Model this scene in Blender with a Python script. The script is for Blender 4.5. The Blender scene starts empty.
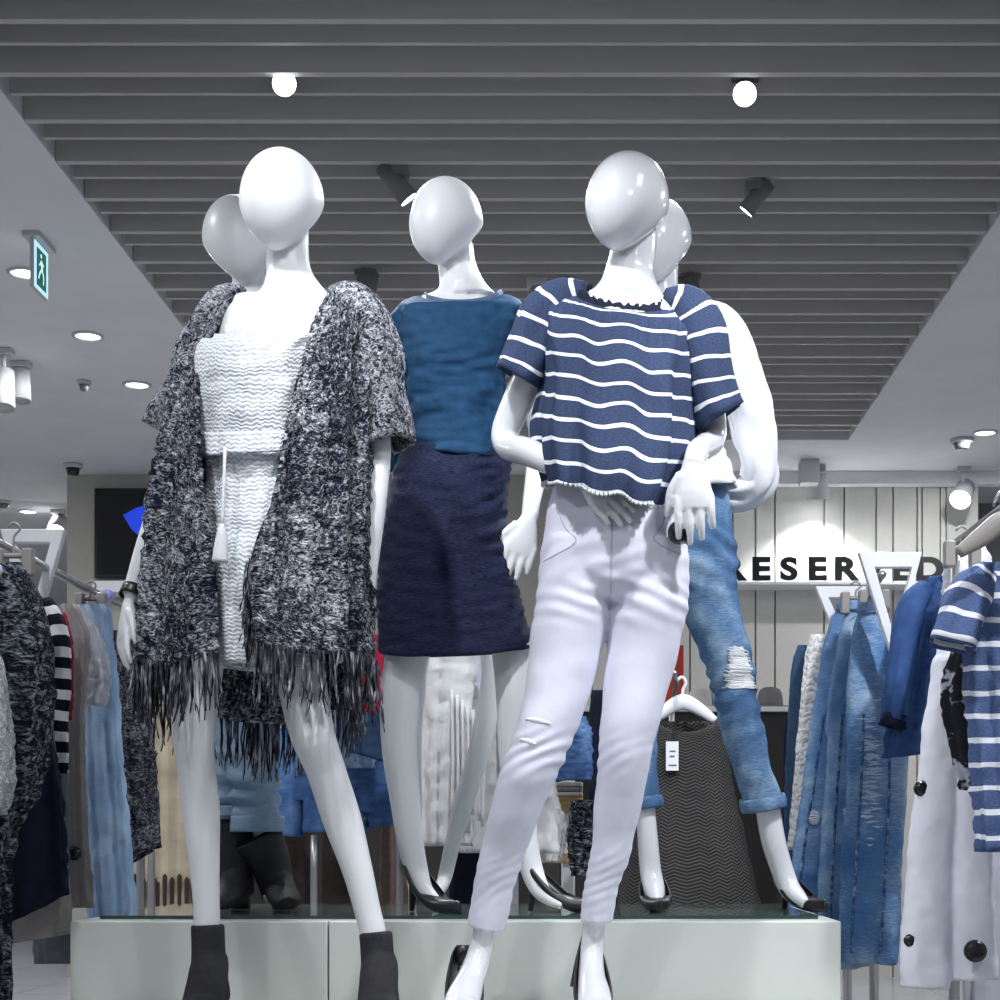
import bpy, bmesh, math, random
from mathutils import Vector, Matrix, noise
random.seed(7)
SC = bpy.context.scene
COL = SC.collection
F, PX, PY, CZ = 1600.0, 579.0, 840.0, 0.9      # lens in pixels, optical axis in the frame, camera height
PI = math.pi
CEIL = 3.3
def W(px, py, Y):
    return Vector(((px - PX) * Y / F, Y, CZ + (PY - py) * Y / F))

# ------------------------------------------------------------------ objects
OFF = {}
def props(o, label=None, cat=None, group=None, kind=None):
    if label: o['label'] = label
    if cat: o['category'] = cat
    if group: o['group'] = group
    if kind: o['kind'] = kind
    return o
def thing(name, label, cat, loc, group=None):
    o = bpy.data.objects.new(name, None); COL.objects.link(o)
    o.location = loc; o.empty_display_size = .05
    OFF[o.name] = Vector(loc)
    return props(o, label, cat, group)
def obj(name, src, mat, parent=None, smooth=True, label=None, cat=None, group=None, kind=None, solid=None, bevel=None):
    """link a bmesh (or mesh) given in world coordinates as one object"""
    if isinstance(src, bmesh.types.BMesh):
        me = bpy.data.meshes.new(name); src.to_mesh(me); src.free()
    else:
        me = src; me.name = name
    mats = mat if isinstance(mat, (list, tuple)) else [mat]
    me.materials.clear()
    for m in mats: me.materials.append(m)
    o = bpy.data.objects.new(name, me); COL.objects.link(o)
    if parent is not None:
        off = OFF[parent.name]; o.parent = parent
    elif kind == 'structure':
        off = Vector((0, 0, 0))
    else:
        lo = Vector((min(v.co.x for v in me.vertices), min(v.co.y for v in me.vertices), min(v.co.z for v in me.vertices)))
        hi = Vector((max(v.co.x for v in me.vertices), max(v.co.y for v in me.vertices), 0))
        off = Vector(((lo.x + hi.x) / 2, (lo.y + hi.y) / 2, lo.z)); o.location = off
    OFF[o.name] = off
    me.transform(Matrix.Translation(-off))
    me.polygons.foreach_set('use_smooth', [smooth] * len(me.polygons))
    if bevel:
        b = o.modifiers.new('bevel', 'BEVEL'); b.width = bevel; b.segments = 2; b.limit_method = 'ANGLE'
    if solid:
        s = o.modifiers.new('solid', 'SOLIDIFY'); s.thickness = solid; s.offset = -1
    return props(o, label, cat, group, kind)

# ------------------------------------------------------------------ shapes
def resample(rows, n):
    """smooth interpolation of tuples of numbers through rows"""
    k = len(rows)
    if k == 2:
        return [tuple(a + (b - a) * i / (n - 1) for a, b in zip(*rows)) for i in range(n)]
    t = [0.0]
    for a, b in zip(rows, rows[1:]):
        t.append(t[-1] + max(1e-6, math.sqrt(sum((p - q) ** 2 for p, q in zip(a, b)))))
    tan = []
    for i in range(k):
        a, b = max(0, i - 1), min(k - 1, i + 1)
        tan.append([(q - p) / (t[b] - t[a]) for p, q in zip(rows[a], rows[b])])
    out = []; s = 0
    for i in range(n):
        x = t[-1] * i / (n - 1)
        while s < k - 2 and x > t[s + 1]: s += 1
        h = t[s + 1] - t[s]; u = min(1, max(0, (x - t[s]) / h))
        h0 = 2*u**3 - 3*u*u + 1; h1 = u**3 - 2*u*u + u; h2 = -2*u**3 + 3*u*u; h3 = u**3 - u*u
        out.append(tuple(h0*a + h1*h*ta + h2*b + h3*h*tb for a, b, ta, tb in zip(rows[s], rows[s+1], tan[s], tan[s+1])))
    return out
def grid(bm, rings, closed, uvs=None, cap0=False, cap1=False, mi=0):
    uvl = bm.loops.layers.uv.verify()
    V = [[bm.verts.new(p) for p in r] for r in rings]
    n = len(V[0]); m = n if closed else n - 1
    for i in range(len(V) - 1):
        for j in range(m):
            jj = (j + 1) % n
            f = bm.faces.new((V[i][j], V[i][jj], V[i+1][jj], V[i+1][j])); f.material_index = mi
            if uvs:
                for l, (a, b) in zip(f.loops, ((i, j), (i, j+1), (i+1, j+1), (i+1, j))):
                    l[uvl].uv = uvs(a, b)
    for c, r, rev in ((cap0, V[0], 1), (cap1, V[-1], 0)):
        if c:
            ctr = sum((v.co for v in r), Vector()) / n
            cv = bm.verts.new(ctr)
            for j in range(n):
                a, b = r[j], r[(j+1) % n]
                bm.faces.new((b, a, cv) if rev else (a, b, cv)).material_index = mi
    return V
def sweep(bm, pts, n=18, m=None, cap=True, ref=(0, 1, 0), fold=None, pw=1.0, mi=0):
    """elliptic tube through (x,y,z,ra,rb); ra across, rb along ref"""
    L = sum((Vector(a[:3]) - Vector(b[:3])).length for a, b in zip(pts, pts[1:]))
    m = m or max(4, int(L / .014))
    R = resample(pts, m); ref = Vector(ref).normalized()
    rings = []; vv = []; acc = 0; P = [Vector(r[:3]) for r in R]; Sp = None
    for i, r in enumerate(R):
        T = (P[min(i+1, m-1)] - P[max(i-1, 0)]).normalized()
        S = T.cross(ref)
        if S.length < .3: S = T.cross(Vector((0, 0, -1)) if abs(ref.z) < .9 else Vector((0, 1, 0)))
        if Sp is not None and S.dot(Sp) < 0: S = -S
        S.normalize(); Sp = S; D = S.cross(T).normalized()
        if i: acc += (P[i] - P[i-1]).length
        vv.append(acc); ring = []
        for j in range(n):
            a = 2 * PI * j / n; c, s = math.cos(a), math.sin(a)
            o = fold(a, i / (m - 1)) if fold else 0
            c2 = math.copysign(abs(c) ** pw, c); s2 = math.copysign(abs(s) ** pw, s)
            ring.append(P[i] + S * c2 * (max(r[3], 1e-4) + o) + D * s2 * (max(r[4], 1e-4) + o))
        rings.append(ring)
    rm = sum(r[3] + r[4] for r in R) / len(R) / 2
    grid(bm, rings, True, lambda i, j: (2 * PI * rm * j / n, -vv[i]), cap, cap, mi)
    return rings
def limb(bm, Y, rows, **k):
    """rows (px,py,dY,halfwidth_px[,depth ratio]) seen at plane Y"""
    pts = []
    for r in rows:
        p = W(r[0], r[1], Y); hw = r[3] * Y / F; q = r[4] if len(r) > 4 else 1.0
        pts.append((p.x, Y + r[2], p.z, hw, hw * q))
    return sweep(bm, pts, **k)
def cloth(bm, Y, rows, n=72, m=46, fold=None, yadj=None, pw=.85, cap=False, mi=0):
    """garment: rows (py_left, x_left, py_right, x_right, half depth, dY[, x_inner_left, x_inner_right]) seen at plane Y"""
    R = resample(rows, m); rings = []; vv = []; acc = 0; prev = None
    opn = len(rows[0]) > 6
    k = Y / F
    for i, r in enumerate(R):
        yl, xl, yr, xr, hd, dy = r[:6]; t = i / (m - 1)
        cx, rx = (xl + xr) / 2, (xr - xl) / 2
        if opn:
            a0 = math.acos(max(-.98, min(.98, (r[6] - cx) / rx))); a1 = 2 * PI + math.acos(max(-.98, min(.98, (r[7] - cx) / rx)))
        else: a0, a1 = -PI / 2, 1.5 * PI
        cnt = n + 1 if opn else n
        ring = []
        for j in range(cnt):
            a = a0 + (a1 - a0) * j / n
            c, s = math.cos(a), math.sin(a)
            c2 = math.copysign(abs(c) ** pw, c); s2 = math.copysign(abs(s) ** pw, s)
            if opn: c2, s2 = c, s
            o = fold(a, t, c, s) if fold else 0
            py = yl + (yr - yl) * (c2 + 1) / 2 + (yadj(a, t, c, s) if yadj else 0)
            yy = Y + dy - hd * s2 - o * s
            p = W(cx + rx * c2, py, min(Y, yy))
            ring.append(Vector((p.x + o * c, yy, p.z)))
        mid = W(cx, (yl + yr) / 2, Y)
        if prev is not None: acc += (mid - prev).length
        prev = mid; vv.append(acc); rings.append(ring)
    rm = sum((r[3] - r[1]) / 2 * k + r[4] for r in R) / len(R) / 2
    grid(bm, rings, not opn, lambda i, j: (2 * PI * rm * j / n, -vv[i]), cap, cap, mi)
    return rings
def folds(amp, k, ph=0.0, p=1.0, base=.15, drift=.6):
    def f(a, t, c=0, s=0):
        w = math.sin(k*a + ph + drift*t*2 + .8*math.sin(2.3*a + ph)) * .6 + math.sin((k*1.7)*a + 2.1*ph + 1.3 - drift*t) * .4
        return amp * (base + (1 - base) * t ** p) * w
    return f
def wrinkle(amp, sc, seed=0, z=1.0):
    def f(a, t, c=0, s=0):
        return amp * noise.noise(Vector((sc*c + seed, sc*s, sc*z*t*3)))
    return f
def both(*fs):
    return lambda a, t, c=0, s=0: sum(f(a, t, c, s) for f in fs)
def box(bm, lo, hi, mi=0):
    x0, y0, z0 = lo; x1, y1, z1 = hi
    v = [bm.verts.new(p) for p in ((x0,y0,z0),(x1,y0,z0),(x1,y1,z0),(x0,y1,z0),(x0,y0,z1),(x1,y0,z1),(x1,y1,z1),(x0,y1,z1))]
    for f in ((3,2,1,0),(4,5,6,7),(0,1,5,4),(1,2,6,5),(2,3,7,6),(3,0,4,7)):
        bm.faces.new([v[i] for i in f]).material_index = mi
def tube(bm, pts, r, n=8, cap=True):
    pts = [Vector(p) for p in pts]
    d = (pts[-1] - pts[0]).normalized()
    ref = (0, 1, 0) if abs(d.y) < .8 else (0, 0, 1)
    sweep(bm, [(p.x, p.y, p.z, r, r) for p in pts], n=n, m=max(2, len(pts) if len(pts) == 2 else len(pts) * 3), ref=ref, cap=cap)
def cyl(bm, a, b, r0, r1=None, n=24, cap=True):
    r1 = r0 if r1 is None else r1
    a, b = Vector(a), Vector(b); d = (b - a).normalized()
    u = d.cross(Vector((0, 0, 1)) if abs(d.z) < .9 else Vector((1, 0, 0))).normalized(); v = d.cross(u)
    rings = [[p + (u * math.cos(2*PI*j/n) + v * math.sin(2*PI*j/n)) * r for j in range(n)] for p, r in ((a, r0), (b, r1))]
    grid(bm, rings, True, None, cap, cap)
def blob(bm, c, rx, ry, rz, n=20, m=12):
    c = Vector(c); rings = []
    for i in range(m + 1):
        t = PI * (.02 + .96 * i / m)
        rings.append([c + Vector((rx*math.sin(t)*math.cos(2*PI*j/n), ry*math.sin(t)*math.sin(2*PI*j/n), -rz*math.cos(t))) for j in range(n)])
    grid(bm, rings, True, None, True, True)
def slab(bm, poly, y0, y1):
    """polygon of (x,z) points extruded along depth"""
    a = [bm.verts.new((x, y0, z)) for x, z in poly]; b = [bm.verts.new((x, y1, z)) for x, z in poly]
    n = len(poly); bm.faces.new(a); bm.faces.new(b[::-1])
    for i in range(n): bm.faces.new((a[i], b[i], b[(i+1) % n], a[(i+1) % n]))
    bmesh.ops.recalc_face_normals(bm, faces=bm.faces[:])
def displace(me, fn, Y):
    n = [v.normal.copy() for v in me.vertices]; c = [v.co.copy() for v in me.vertices]; out = []
    for p, q in zip(c, n):
        out.extend(p + q * fn(p, PX + p.x * F / Y, PY - (p.z - CZ) * F / Y))
    me.vertices.foreach_set('co', out); me.update()
def fuse(bm, voxel=.005, it=5, name='body'):
    """one continuous skin over overlapping tubes"""
    bmesh.ops.recalc_face_normals(bm, faces=bm.faces[:])
    me = bpy.data.meshes.new('t'); bm.to_mesh(me); bm.free()
    o = bpy.data.objects.new('t', me); COL.objects.link(o)
    r = o.modifiers.new('r', 'REMESH'); r.mode = 'VOXEL'; r.voxel_size = voxel
    s = o.modifiers.new('s', 'SMOOTH'); s.factor = .5; s.iterations = it
    dg = bpy.context.evaluated_depsgraph_get(); dg.update()
    out = bpy.data.meshes.new_from_object(o.evaluated_get(dg))
    bpy.data.objects.remove(o); bpy.data.meshes.remove(me)
    return out

# ------------------------------------------------------------------ materials
class MT:
    def __init__(s, name, color=(.8,.8,.8), rough=.6, **kw):
        s.m = bpy.data.materials.new(name); s.m.use_nodes = True
        s.nt = s.m.node_tree; s.b = s.nt.nodes['Principled BSDF']
        s.b.inputs['Base Color'].default_value = (*color, 1); s.b.inputs['Roughness'].default_value = rough
        for k, v in kw.items(): s.b.inputs[k.replace('_', ' ')].default_value = v
    def nd(s, t, **kw):
        n = s.nt.nodes.new('ShaderNode' + t)
        for k, v in kw.items():
            if hasattr(n, k): setattr(n, k, v)
        return n
    def ln(s, a, b): s.nt.links.new(a, b)
    def co(s, kind='UV', scale=(1, 1, 1)):
        c = s.nd('TexCoord'); mp = s.nd('Mapping'); mp.inputs['Scale'].default_value = scale
        s.ln(c.outputs[kind], mp.inputs['Vector']); return mp.outputs[0]
    def noise(s, vec, scale, detail=3, rough=.6):
        n = s.nd('TexNoise'); s.ln(vec, n.inputs['Vector']); n.inputs['Scale'].default_value = scale
        n.inputs['Detail'].default_value = detail; n.inputs['Roughness'].default_value = rough; return n.outputs['Fac']
    def ramp(s, fac, stops, interp='LINEAR'):
        r = s.nd('ValToRGB'); r.color_ramp.interpolation = interp; el = r.color_ramp.elements
        while len(el) < len(stops): el.new(.5)
        for e, (p, c) in zip(el, stops): e.position = p; e.color = (*c, 1) if len(c) == 3 else c
        s.ln(fac, r.inputs[0]); return r.outputs[0]
    def mix(s, fac, a, b):
        n = s.nd('Mix'); n.data_type = 'RGBA'
        for i, v in ((0, fac), (6, a), (7, b)):
            if isinstance(v, tuple): n.inputs[i].default_value = (*v, 1)
            elif isinstance(v, float): n.inputs[i].default_value = v
            else: s.ln(v, n.inputs[i])
        return n.outputs[2]
    def math(s, op, a, b=0.0, c=None):
        n = s.nd('Math'); n.operation = op
        for i, v in enumerate((a, b) if c is None else (a, b, c)):
            if isinstance(v, (int, float)): n.inputs[i].default_value = v
            else: s.ln(v, n.inputs[i])
        return n.outputs[0]
    def sep(s, vec):
        n = s.nd('SeparateXYZ'); s.ln(vec, n.inputs[0]); return n.outputs
    def color(s, c): s.ln(c, s.b.inputs['Base Color']); return s
    def bump(s, h, strength=.3, dist=.003):
        n = s.nd('Bump'); n.inputs['Strength'].default_value = strength; n.inputs['Distance'].default_value = dist
        s.ln(h, n.inputs['Height']); s.ln(n.outputs[0], s.b.inputs['Normal']); return s

def plain(name, c, rough=.6, **k): return MT(name, c, rough, **k).m
def emit(name, c, st):
    m = MT(name, (0, 0, 0), .5); m.b.inputs['Emission Color'].default_value = (*c, 1); m.b.inputs['Emission Strength'].default_value = st
    return m.m
def fabric(name, c, var=.25, rough=.85, kind='UV', weave=900, bs=.35, **k):
    m = MT(name, c, rough, Specular_IOR_Level=.2, **k); v = m.co(kind)
    n = m.noise(v, 35, 4); f = m.noise(v, weave, 1)
    d = tuple(x * (1 - var) for x in c); l = tuple(min(1, x * (1 + var)) for x in c)
    m.color(m.ramp(m.math('ADD', m.math('MULTIPLY', n, .6), m.math('MULTIPLY', f, .4)), [(.3, d), (.7, l)]))
    m.bump(m.math('ADD', f, m.math('MULTIPLY', n, 2.0)), bs, .004)
    return m.m
def denim(name, dark, mid, light, kind='UV', sc=7.0, pale=.62, bs=.5):
    m = MT(name, mid, .85, Specular_IOR_Level=.15); v = m.co(kind)
    big = m.noise(v, sc, 3, .5); st = m.noise(m.co(kind, (1, 6, 1) if kind == 'UV' else (1, 1, 6)), 60, 3); f = m.noise(v, 700, 1)
    x = m.math('ADD', m.math('MULTIPLY', big, .62), m.math('ADD', m.math('MULTIPLY', st, .26), m.math('MULTIPLY', f, .12)))
    m.color(m.ramp(x, [(.34, dark), (.5, mid), (pale, light)])); m.bump(m.math('ADD', st, f), bs, .004)
    return m.m
def striped(name, base, line, period, width, kind='UV', var=.3, phase=0.0, wob=.012):
    m = MT(name, base, .85, Specular_IOR_Level=.15); v = m.co(kind)
    xyz = m.sep(v); ax = xyz[1] if kind == 'UV' else xyz[2]
    w = m.noise(v, 9, 2)
    q = m.math('ADD', m.math('ADD', ax, phase), m.math('MULTIPLY', m.math('SUBTRACT', w, .5), wob))
    fr = m.math('FRACT', m.math('DIVIDE', m.math('ADD', q, 50.0), period))
    msk = m.math('LESS_THAN', fr, width)
    n = m.noise(m.co(kind, (1, 3, 1)), 160, 3)
    bc = m.ramp(n, [(.35, tuple(x*(1-var) for x in base)), (.65, tuple(x*(1+var) for x in base))])
    m.color(m.mix(msk, bc, line)); m.bump(m.math('ADD', n, msk), .35, .003)
    return m.m
def marl(name, dark, light, mid=.5, scale=1.0, kind='UV', soft=.07):
    m = MT(name, dark, .95, Specular_IOR_Level=.05)
    def nz(sc, scale_, dist):
        n = m.nd('TexNoise'); m.ln(m.co(kind, sc), n.inputs['Vector']); n.inputs['Scale'].default_value = scale_; n.inputs['Detail'].default_value = 2; n.inputs['Roughness'].default_value = .65; n.inputs['Distortion'].default_value = dist; return n.outputs['Fac']
    a = nz((1, 1.5, 1), 85 * scale, 1.5); b = nz((1, .55, .6), 45 * scale, 2.0); c = m.noise(m.co(kind, (1, .6, 1)), 7, 2)
    x = m.math('ADD', m.math('ADD', m.math('MULTIPLY', a, .50), m.math('MULTIPLY', b, .34)), m.math('MULTIPLY', c, .16))
    m.color(m.ramp(x, [(mid - soft, dark), (mid, tuple((p+q)*.30 for p, q in zip(dark, light))), (mid + soft, light)]))
    m.bump(m.math('ADD', a, b), 1.0, .012)
    return m.m
def lace(name, c, hole, sx=70, sy=60):
    m = MT(name, c, .8, Specular_IOR_Level=.2); v = m.sep(m.co('UV'))
    n = m.noise(m.co('UV'), 18, 2)
    zz = m.math('PINGPONG', m.math('MULTIPLY', v[0], sx), 1.0)
    row = m.math('ADD', m.math('MULTIPLY', v[1], sy), m.math('MULTIPLY', zz, .42))
    row = m.math('ADD', row, m.math('MULTIPLY', n, 2.6))
    wv = m.math('ABSOLUTE', m.math('SUBTRACT', m.math('FRACT', m.math('ADD', row, 500)), .5))
    dots = m.noise(m.co('UV', (1, 1.3, 1)), 110, 2)
    h = m.math('ADD', m.math('MULTIPLY', wv, 1.1), m.math('MULTIPLY', dots, .95))
    m.color(m.ramp(h, [(.44, hole), (.74, c)])); m.bump(h, .6, .004)
    return m.m
def herring(name, a, b):
    m = MT(name, a, .9, Specular_IOR_Level=.15); v = m.sep(m.co('UV'))
    zz = m.math('PINGPONG', m.math('MULTIPLY', v[0], 62.0), 1.0)
    fr = m.math('FRACT', m.math('ADD', m.math('MULTIPLY', v[1], 92.0), m.math('ADD', m.math('MULTIPLY', zz, 1.1), 100)))
    m.color(m.mix(m.math('LESS_THAN', fr, .38), a, b)); return m.m

WHITE = MT('mannequin_matte', (.80, .81, .83), .42, Coat_Weight=.15, Coat_Roughness=.3).m
GLOSS = MT('mannequin_gloss', (.76, .77, .80), .22, Coat_Weight=.6, Coat_Roughness=.06).m
BLACK = plain('black_leather', (.012, .012, .014), .35)
SUEDE = fabric('charcoal_suede', (.035, .034, .038), .3, .9, 'Object', 300)
MARL = marl('marled_knit', (.014, .017, .034), (.60, .62, .68), .525)
MARLS = marl('pale_marled_knit', (.016, .019, .036), (.60, .62, .68), .495, 1.25)
MARLD = marl('dark_marled_knit', (.020, .021, .028), (.40, .40, .44), .50)
FRG = MT('fringe_yarn', (.02, .02, .028), .95, Specular_IOR_Level=.05); FRG.color(FRG.ramp(FRG.noise(FRG.co('UV'), 24, 2), [(.40, (.018, .019, .028)), (.54, (.10, .10, .12)), (.66, (.48, .48, .52))])); FRG = FRG.m
LACE = lace('white_lace', (.80, .83, .86), (.42, .46, .53), 115, 105)
STRIPE = striped('navy_white_stripe', (.038, .056, .115), (.85, .87, .92), .0475, .175, wob=.02)
BLUETEE = fabric('blue_sueded_cotton', (.019, .078, .175), .4, .7, 'UV', 500, .3)
SKIRT = MT('navy_woven', (.012, .018, .05), .8, Specular_IOR_Level=.2)
_a = SKIRT.noise(SKIRT.co('UV', (1, 7, 1)), 70, 3); SKIRT.color(SKIRT.ramp(_a, [(.35, (.006, .009, .028)), (.66, (.035, .045, .11))])); SKIRT.bump(_a, .4, .003); SKIRT = SKIRT.m
WPANT = fabric('white_denim', (.74, .74, .85), .04, .55, 'Object', 900, .12)
WSHIRT = fabric('white_cotton', (.83, .84, .87), .04, .8, 'UV', 700, .3)
JEANM = denim('mid_blue_denim', (.045, .10, .22), (.10, .20, .37), (.30, .43, .58), 'Object', 8)
JEANL = denim('light_blue_denim', (.17, .27, .42), (.26, .38, .53), (.42, .53, .66), 'Object', 9)
STEEL = plain('brushed_steel', (.45, .45, .45), .35, Metallic=.9)
WMETAL = plain('white_metal', (.78, .79, .82), .45)
exec_after = []
# ------------------------------------------------------------------ camera
cd_ = bpy.data.cameras.new('camera'); cam = bpy.data.objects.new('camera', cd_); COL.objects.link(cam)
cam.location = (0, 0, CZ); cam.rotation_euler = (PI / 2, 0, 0)
cd_.sensor_width = 36; cd_.sensor_fit = 'HORIZONTAL'; cd_.lens = 36 * F / 1000
cd_.shift_x = (500 - PX) / 1000; cd_.shift_y = (PY - 500) / 1000; cd_.clip_start = .05; cd_.clip_end = 60
SC.camera = cam

# ------------------------------------------------------------------ the shop
RL, RR, RE, RS = -1.853, 1.617, 9.6, -1.0        # recess: left, right, far and near edge
XL, XR, YF = -9.0, 6.0, 17.0
m = MT('floor_tile', (.5, .5, .52), .18); v = m.sep(m.co('Object'))
g = m.math('LESS_THAN', m.math('MINIMUM', m.math('FRACT', m.math('DIVIDE', m.math('ADD', v[0], 50.1), .6)), m.math('FRACT', m.math('DIVIDE', m.math('ADD', v[1], 50.1), .6))), .012)
m.color(m.mix(g, (.50, .50, .52), (.25, .25, .26))); FLOOR = m.m
bm = bmesh.new(); box(bm, (XL, -3.5, -.1), (XR, YF, 0)); obj('floor', bm, FLOOR, kind='structure', smooth=False)
m = MT('ceiling_paint', (.72, .72, .74), .9); n = m.noise(m.co('Object'), 3, 2); m.color(m.ramp(n, [(.3, (.69, .69, .71)), (.7, (.74, .74, .76))])); CEILM = m.m
bm = bmesh.new()
box(bm, (XL, -3.5, CEIL), (RL, YF, CEIL + .06)); box(bm, (RR, -3.5, CEIL), (XR, YF, CEIL + .06)); box(bm, (RL, RE, CEIL), (RR, YF, CEIL + .06)); box(bm, (RL, -3.5, CEIL), (RR, RS, CEIL + .06))
obj('ceiling', bm, CEILM, kind='structure', smooth=False)
GREYR = plain('recess_grey', (.60, .60, .62), .8)
bm = bmesh.new(); box(bm, (RL - .02, RS, CEIL + .42), (RR + .02, RE, CEIL + .45))
for x0, x1 in ((RL - .03, RL + .0015), (RR - .0015, RR + .03)): box(bm, (x0, RS, CEIL + .005), (x1, RE, CEIL + .45))
box(bm, (RL, RE - .0015, CEIL + .005), (RR, RE + .03, CEIL + .45)); box(bm, (RL, RS - .03, CEIL + .005), (RR, RS + .0015, CEIL + .45))
obj('ceiling_recess', bm, GREYR, kind='structure', smooth=False)
SLAT = plain('slat_grey', (.46, .445, .435), .6)
bm = bmesh.new(); Y = 4.677 - .1632 * 30; i = 0
while Y < RE - .1:
    t = .030 if i % 2 == 0 else .018
    z = CEIL + (.0 if i % 2 == 0 else .012)
    box(bm, (RL + (.004 if i % 2 == 0 else .014), Y, z), (RR - .012, Y + t, z + .098)); Y += .1632; i += 1
obj('ceiling_slats', bm, SLAT, kind='structure', smooth=False)
BY = 10.5
CREAM = fabric('cream_wall_panel', (.66, .65, .60), .03, .55, 'Object', 40, .05)
BEIGE = fabric('beige_wall_paint', (.40, .39, .35), .03, .8, 'Object', 40, .05)
def bx(px): return (px - PX) * BY / F
bm = bmesh.new(); xs = [bx(p) for p in (560, 592, 622, 640, 668, 690, 712, 733, 755.5, 775, 824, 844, 876, 893, 917, 922, 940, 946, 979)]
box(bm, (xs[0], BY + .03, 0), (xs[-1], BY + .2, CEIL))
for a, b in zip(xs, xs[1:]): box(bm, (a + .006, BY, 0), (b - .006, BY + .035, CEIL - .03))
obj('wall_back', bm, CREAM, kind='structure', smooth=False)
bm = bmesh.new(); box(bm, (bx(67), BY, 0), (bx(560), BY + .2, CEIL)); box(bm, (bx(67), BY + .2, 0), (bx(67) + .2, YF, CEIL)); obj('wall_left', bm, BEIGE, kind='structure', smooth=False)
bm = bmesh.new(); box(bm, (bx(560), BY - .10, CEIL - .085), (XR, BY - .005, CEIL - .002)); obj('trim_1', bm, CEILM, kind='structure', smooth=False)
GREYW = fabric('grey_wall', (.20, .20, .20), .05, .8, 'Object', 30, .05)
bm = bmesh.new(); box(bm, (bx(979), BY + .9, 0), (XR, BY + 1.1, CEIL)); obj('wall_right', bm, GREYW, kind='structure', smooth=False)
PALE = fabric('pale_wall', (.62, .62, .64), .03, .8, 'Object', 30, .05)
bm = bmesh.new(); box(bm, (XL, YF - .2, 0), (bx(67), YF, CEIL)); obj('wall_far', bm, PALE, kind='structure', smooth=False)

# television, ledge and sign on the back wall
t = thing('television', 'black wall television with a blue glow on its screen, above the white ledge', 'television', W(175, 578, BY - .05))
bm = bmesh.new(); p, q = W(97, 579, BY), W(253, 490, BY); box(bm, (p.x, BY - .06, p.z), (q.x, BY - .004, q.z)); obj('casing', bm, plain('tv_black', (.006, .006, .008), .25), t, False, bevel=.006)
m = MT('tv_screen', (.004, .004, .006), .12); bm = bmesh.new(); box(bm, (p.x + .02, BY - .064, p.z + .02), (q.x - .02, BY - .0605, q.z - .02)); obj('screen', bm, m.m, t, False)
bm = bmesh.new(); a, b = W(126, 0, BY).x, W(168, 0, BY).x
slab(bm, [(a, W(0, 517, BY).z), (W(139, 0, BY).x, W(0, 510, BY).z), (W(146, 0, BY).x, W(0, 508, BY).z), (W(172, 0, BY).x, W(0, 530, BY).z), (W(150, 0, BY).x, W(0, 545, BY).z), (W(134, 0, BY).x, W(0, 531, BY).z)], BY - .067, BY - .0645)
obj('lit_shape', bm, emit('tv_blue', (.015, .07, 1.0), .6), t, False)
bm = bmesh.new(); p, q = W(92, 592, BY - .22), W(260, 580.5, BY - .22); box(bm, (p.x, BY - .22, p.z), (q.x, BY - .002, q.z))
obj('wall_ledge', bm, WMETAL, None, False, 'white ledge fixed to the wall under the black television', 'ledge', bevel=.005)
bm = bmesh.new(); p, q = W(668, 584.5, BY - .25), W(955, 581.5, BY - .25); box(bm, (p.x, BY - .25, p.z), (q.x, BY - .002, q.z))
obj('wall_shelf', bm, WMETAL, None, False, 'long thin white shelf on the cream wall carrying black letters', 'shelf', bevel=.003)
LET = plain('black_letter', (.008, .008, .009), .35)
t = thing('shop_sign', 'black raised letters reading RESERVED standing along the thin white wall shelf', 'sign', W(832, 581.5, BY - .18))
for i, ch in enumerate('RESERVED'):
    cu = bpy.data.curves.new('letter', 'FONT'); cu.body = ch; cu.size = .235; cu.extrude = .012; cu.offset = .010; cu.align_x = 'CENTER'
    o = bpy.data.objects.new('letter_tmp', cu); COL.objects.link(o); dg = bpy.context.evaluated_depsgraph_get(); dg.update()
    me = bpy.data.meshes.new_from_object(o.evaluated_get(dg)); bpy.data.objects.remove(o); bpy.data.curves.remove(cu)
    zs = [v_.co.y for v_ in me.vertices]; s = (W(0, 557, BY - .235).z - W(0, 580.8, BY - .235).z) / (max(zs) - min(zs)); z0 = min(zs)
    p = W(732.5 + 28.1 * i, 580.8, BY - .235)
    me.transform(Matrix.Translation(p) @ Matrix.Rotation(PI/2, 4, 'X') @ Matrix.Diagonal((s * 1.22, s, 1, 1)) @ Matrix.Translation((0, -z0, 0)))
    obj('letter', me, LET, t, False, 'letter ' + ch)

# ------------------------------------------------------------------ podium
POD = plain('podium_laminate', (.62, .65, .61), .3)
PT, PFY, PBY = .712, 3.70, 4.52
x0, xm, x1 = W(70, 0, PFY).x, W(328, 0, PFY).x, W(841, 0, PFY).x
for a, b, lab in ((x0, xm - .0015, 'pale green-white display podium, the narrow block behind the black ankle boots'), (xm + .0015, x1, 'pale green-white display podium, the wide block under the blue-topped mannequin')):
    bm = bmesh.new(); box(bm, (a, PFY, 0), (b, PBY, PT)); obj('display_podium', bm, POD, None, False, lab, 'podium', 'display podium blocks', bevel=.003)
GT = MT('sheet_glass', (.75, .85, .8), .03); GT.b.inputs['Transmission Weight'].default_value = .9; GT = GT.m
bm = bmesh.new(); box(bm, (W(112, 0, 3.9).x, 3.80, PT + .0005), (W(812, 0, 3.9).x, PBY - .01, PT + .0085)); GE = plain('glass_edge', (.02, .06, .05), .15)
o = obj('glass_sheet', bm, [GT, GE], None, False, 'thin glass sheet with a dark green edge lying on the podium', 'glass sheet')
for pl in o.data.polygons:
    if abs(pl.normal.z) < .5: pl.material_index = 1
GZ = PT + .009
ST = .520
bm = bmesh.new(); box(bm, (x0 - .1, 2.95, 0), (x1 + .1, PFY - .004, ST)); obj('display_step', bm, POD, None, False, 'low display step below the frame where the front mannequins stand', 'podium', bevel=.004)

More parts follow.
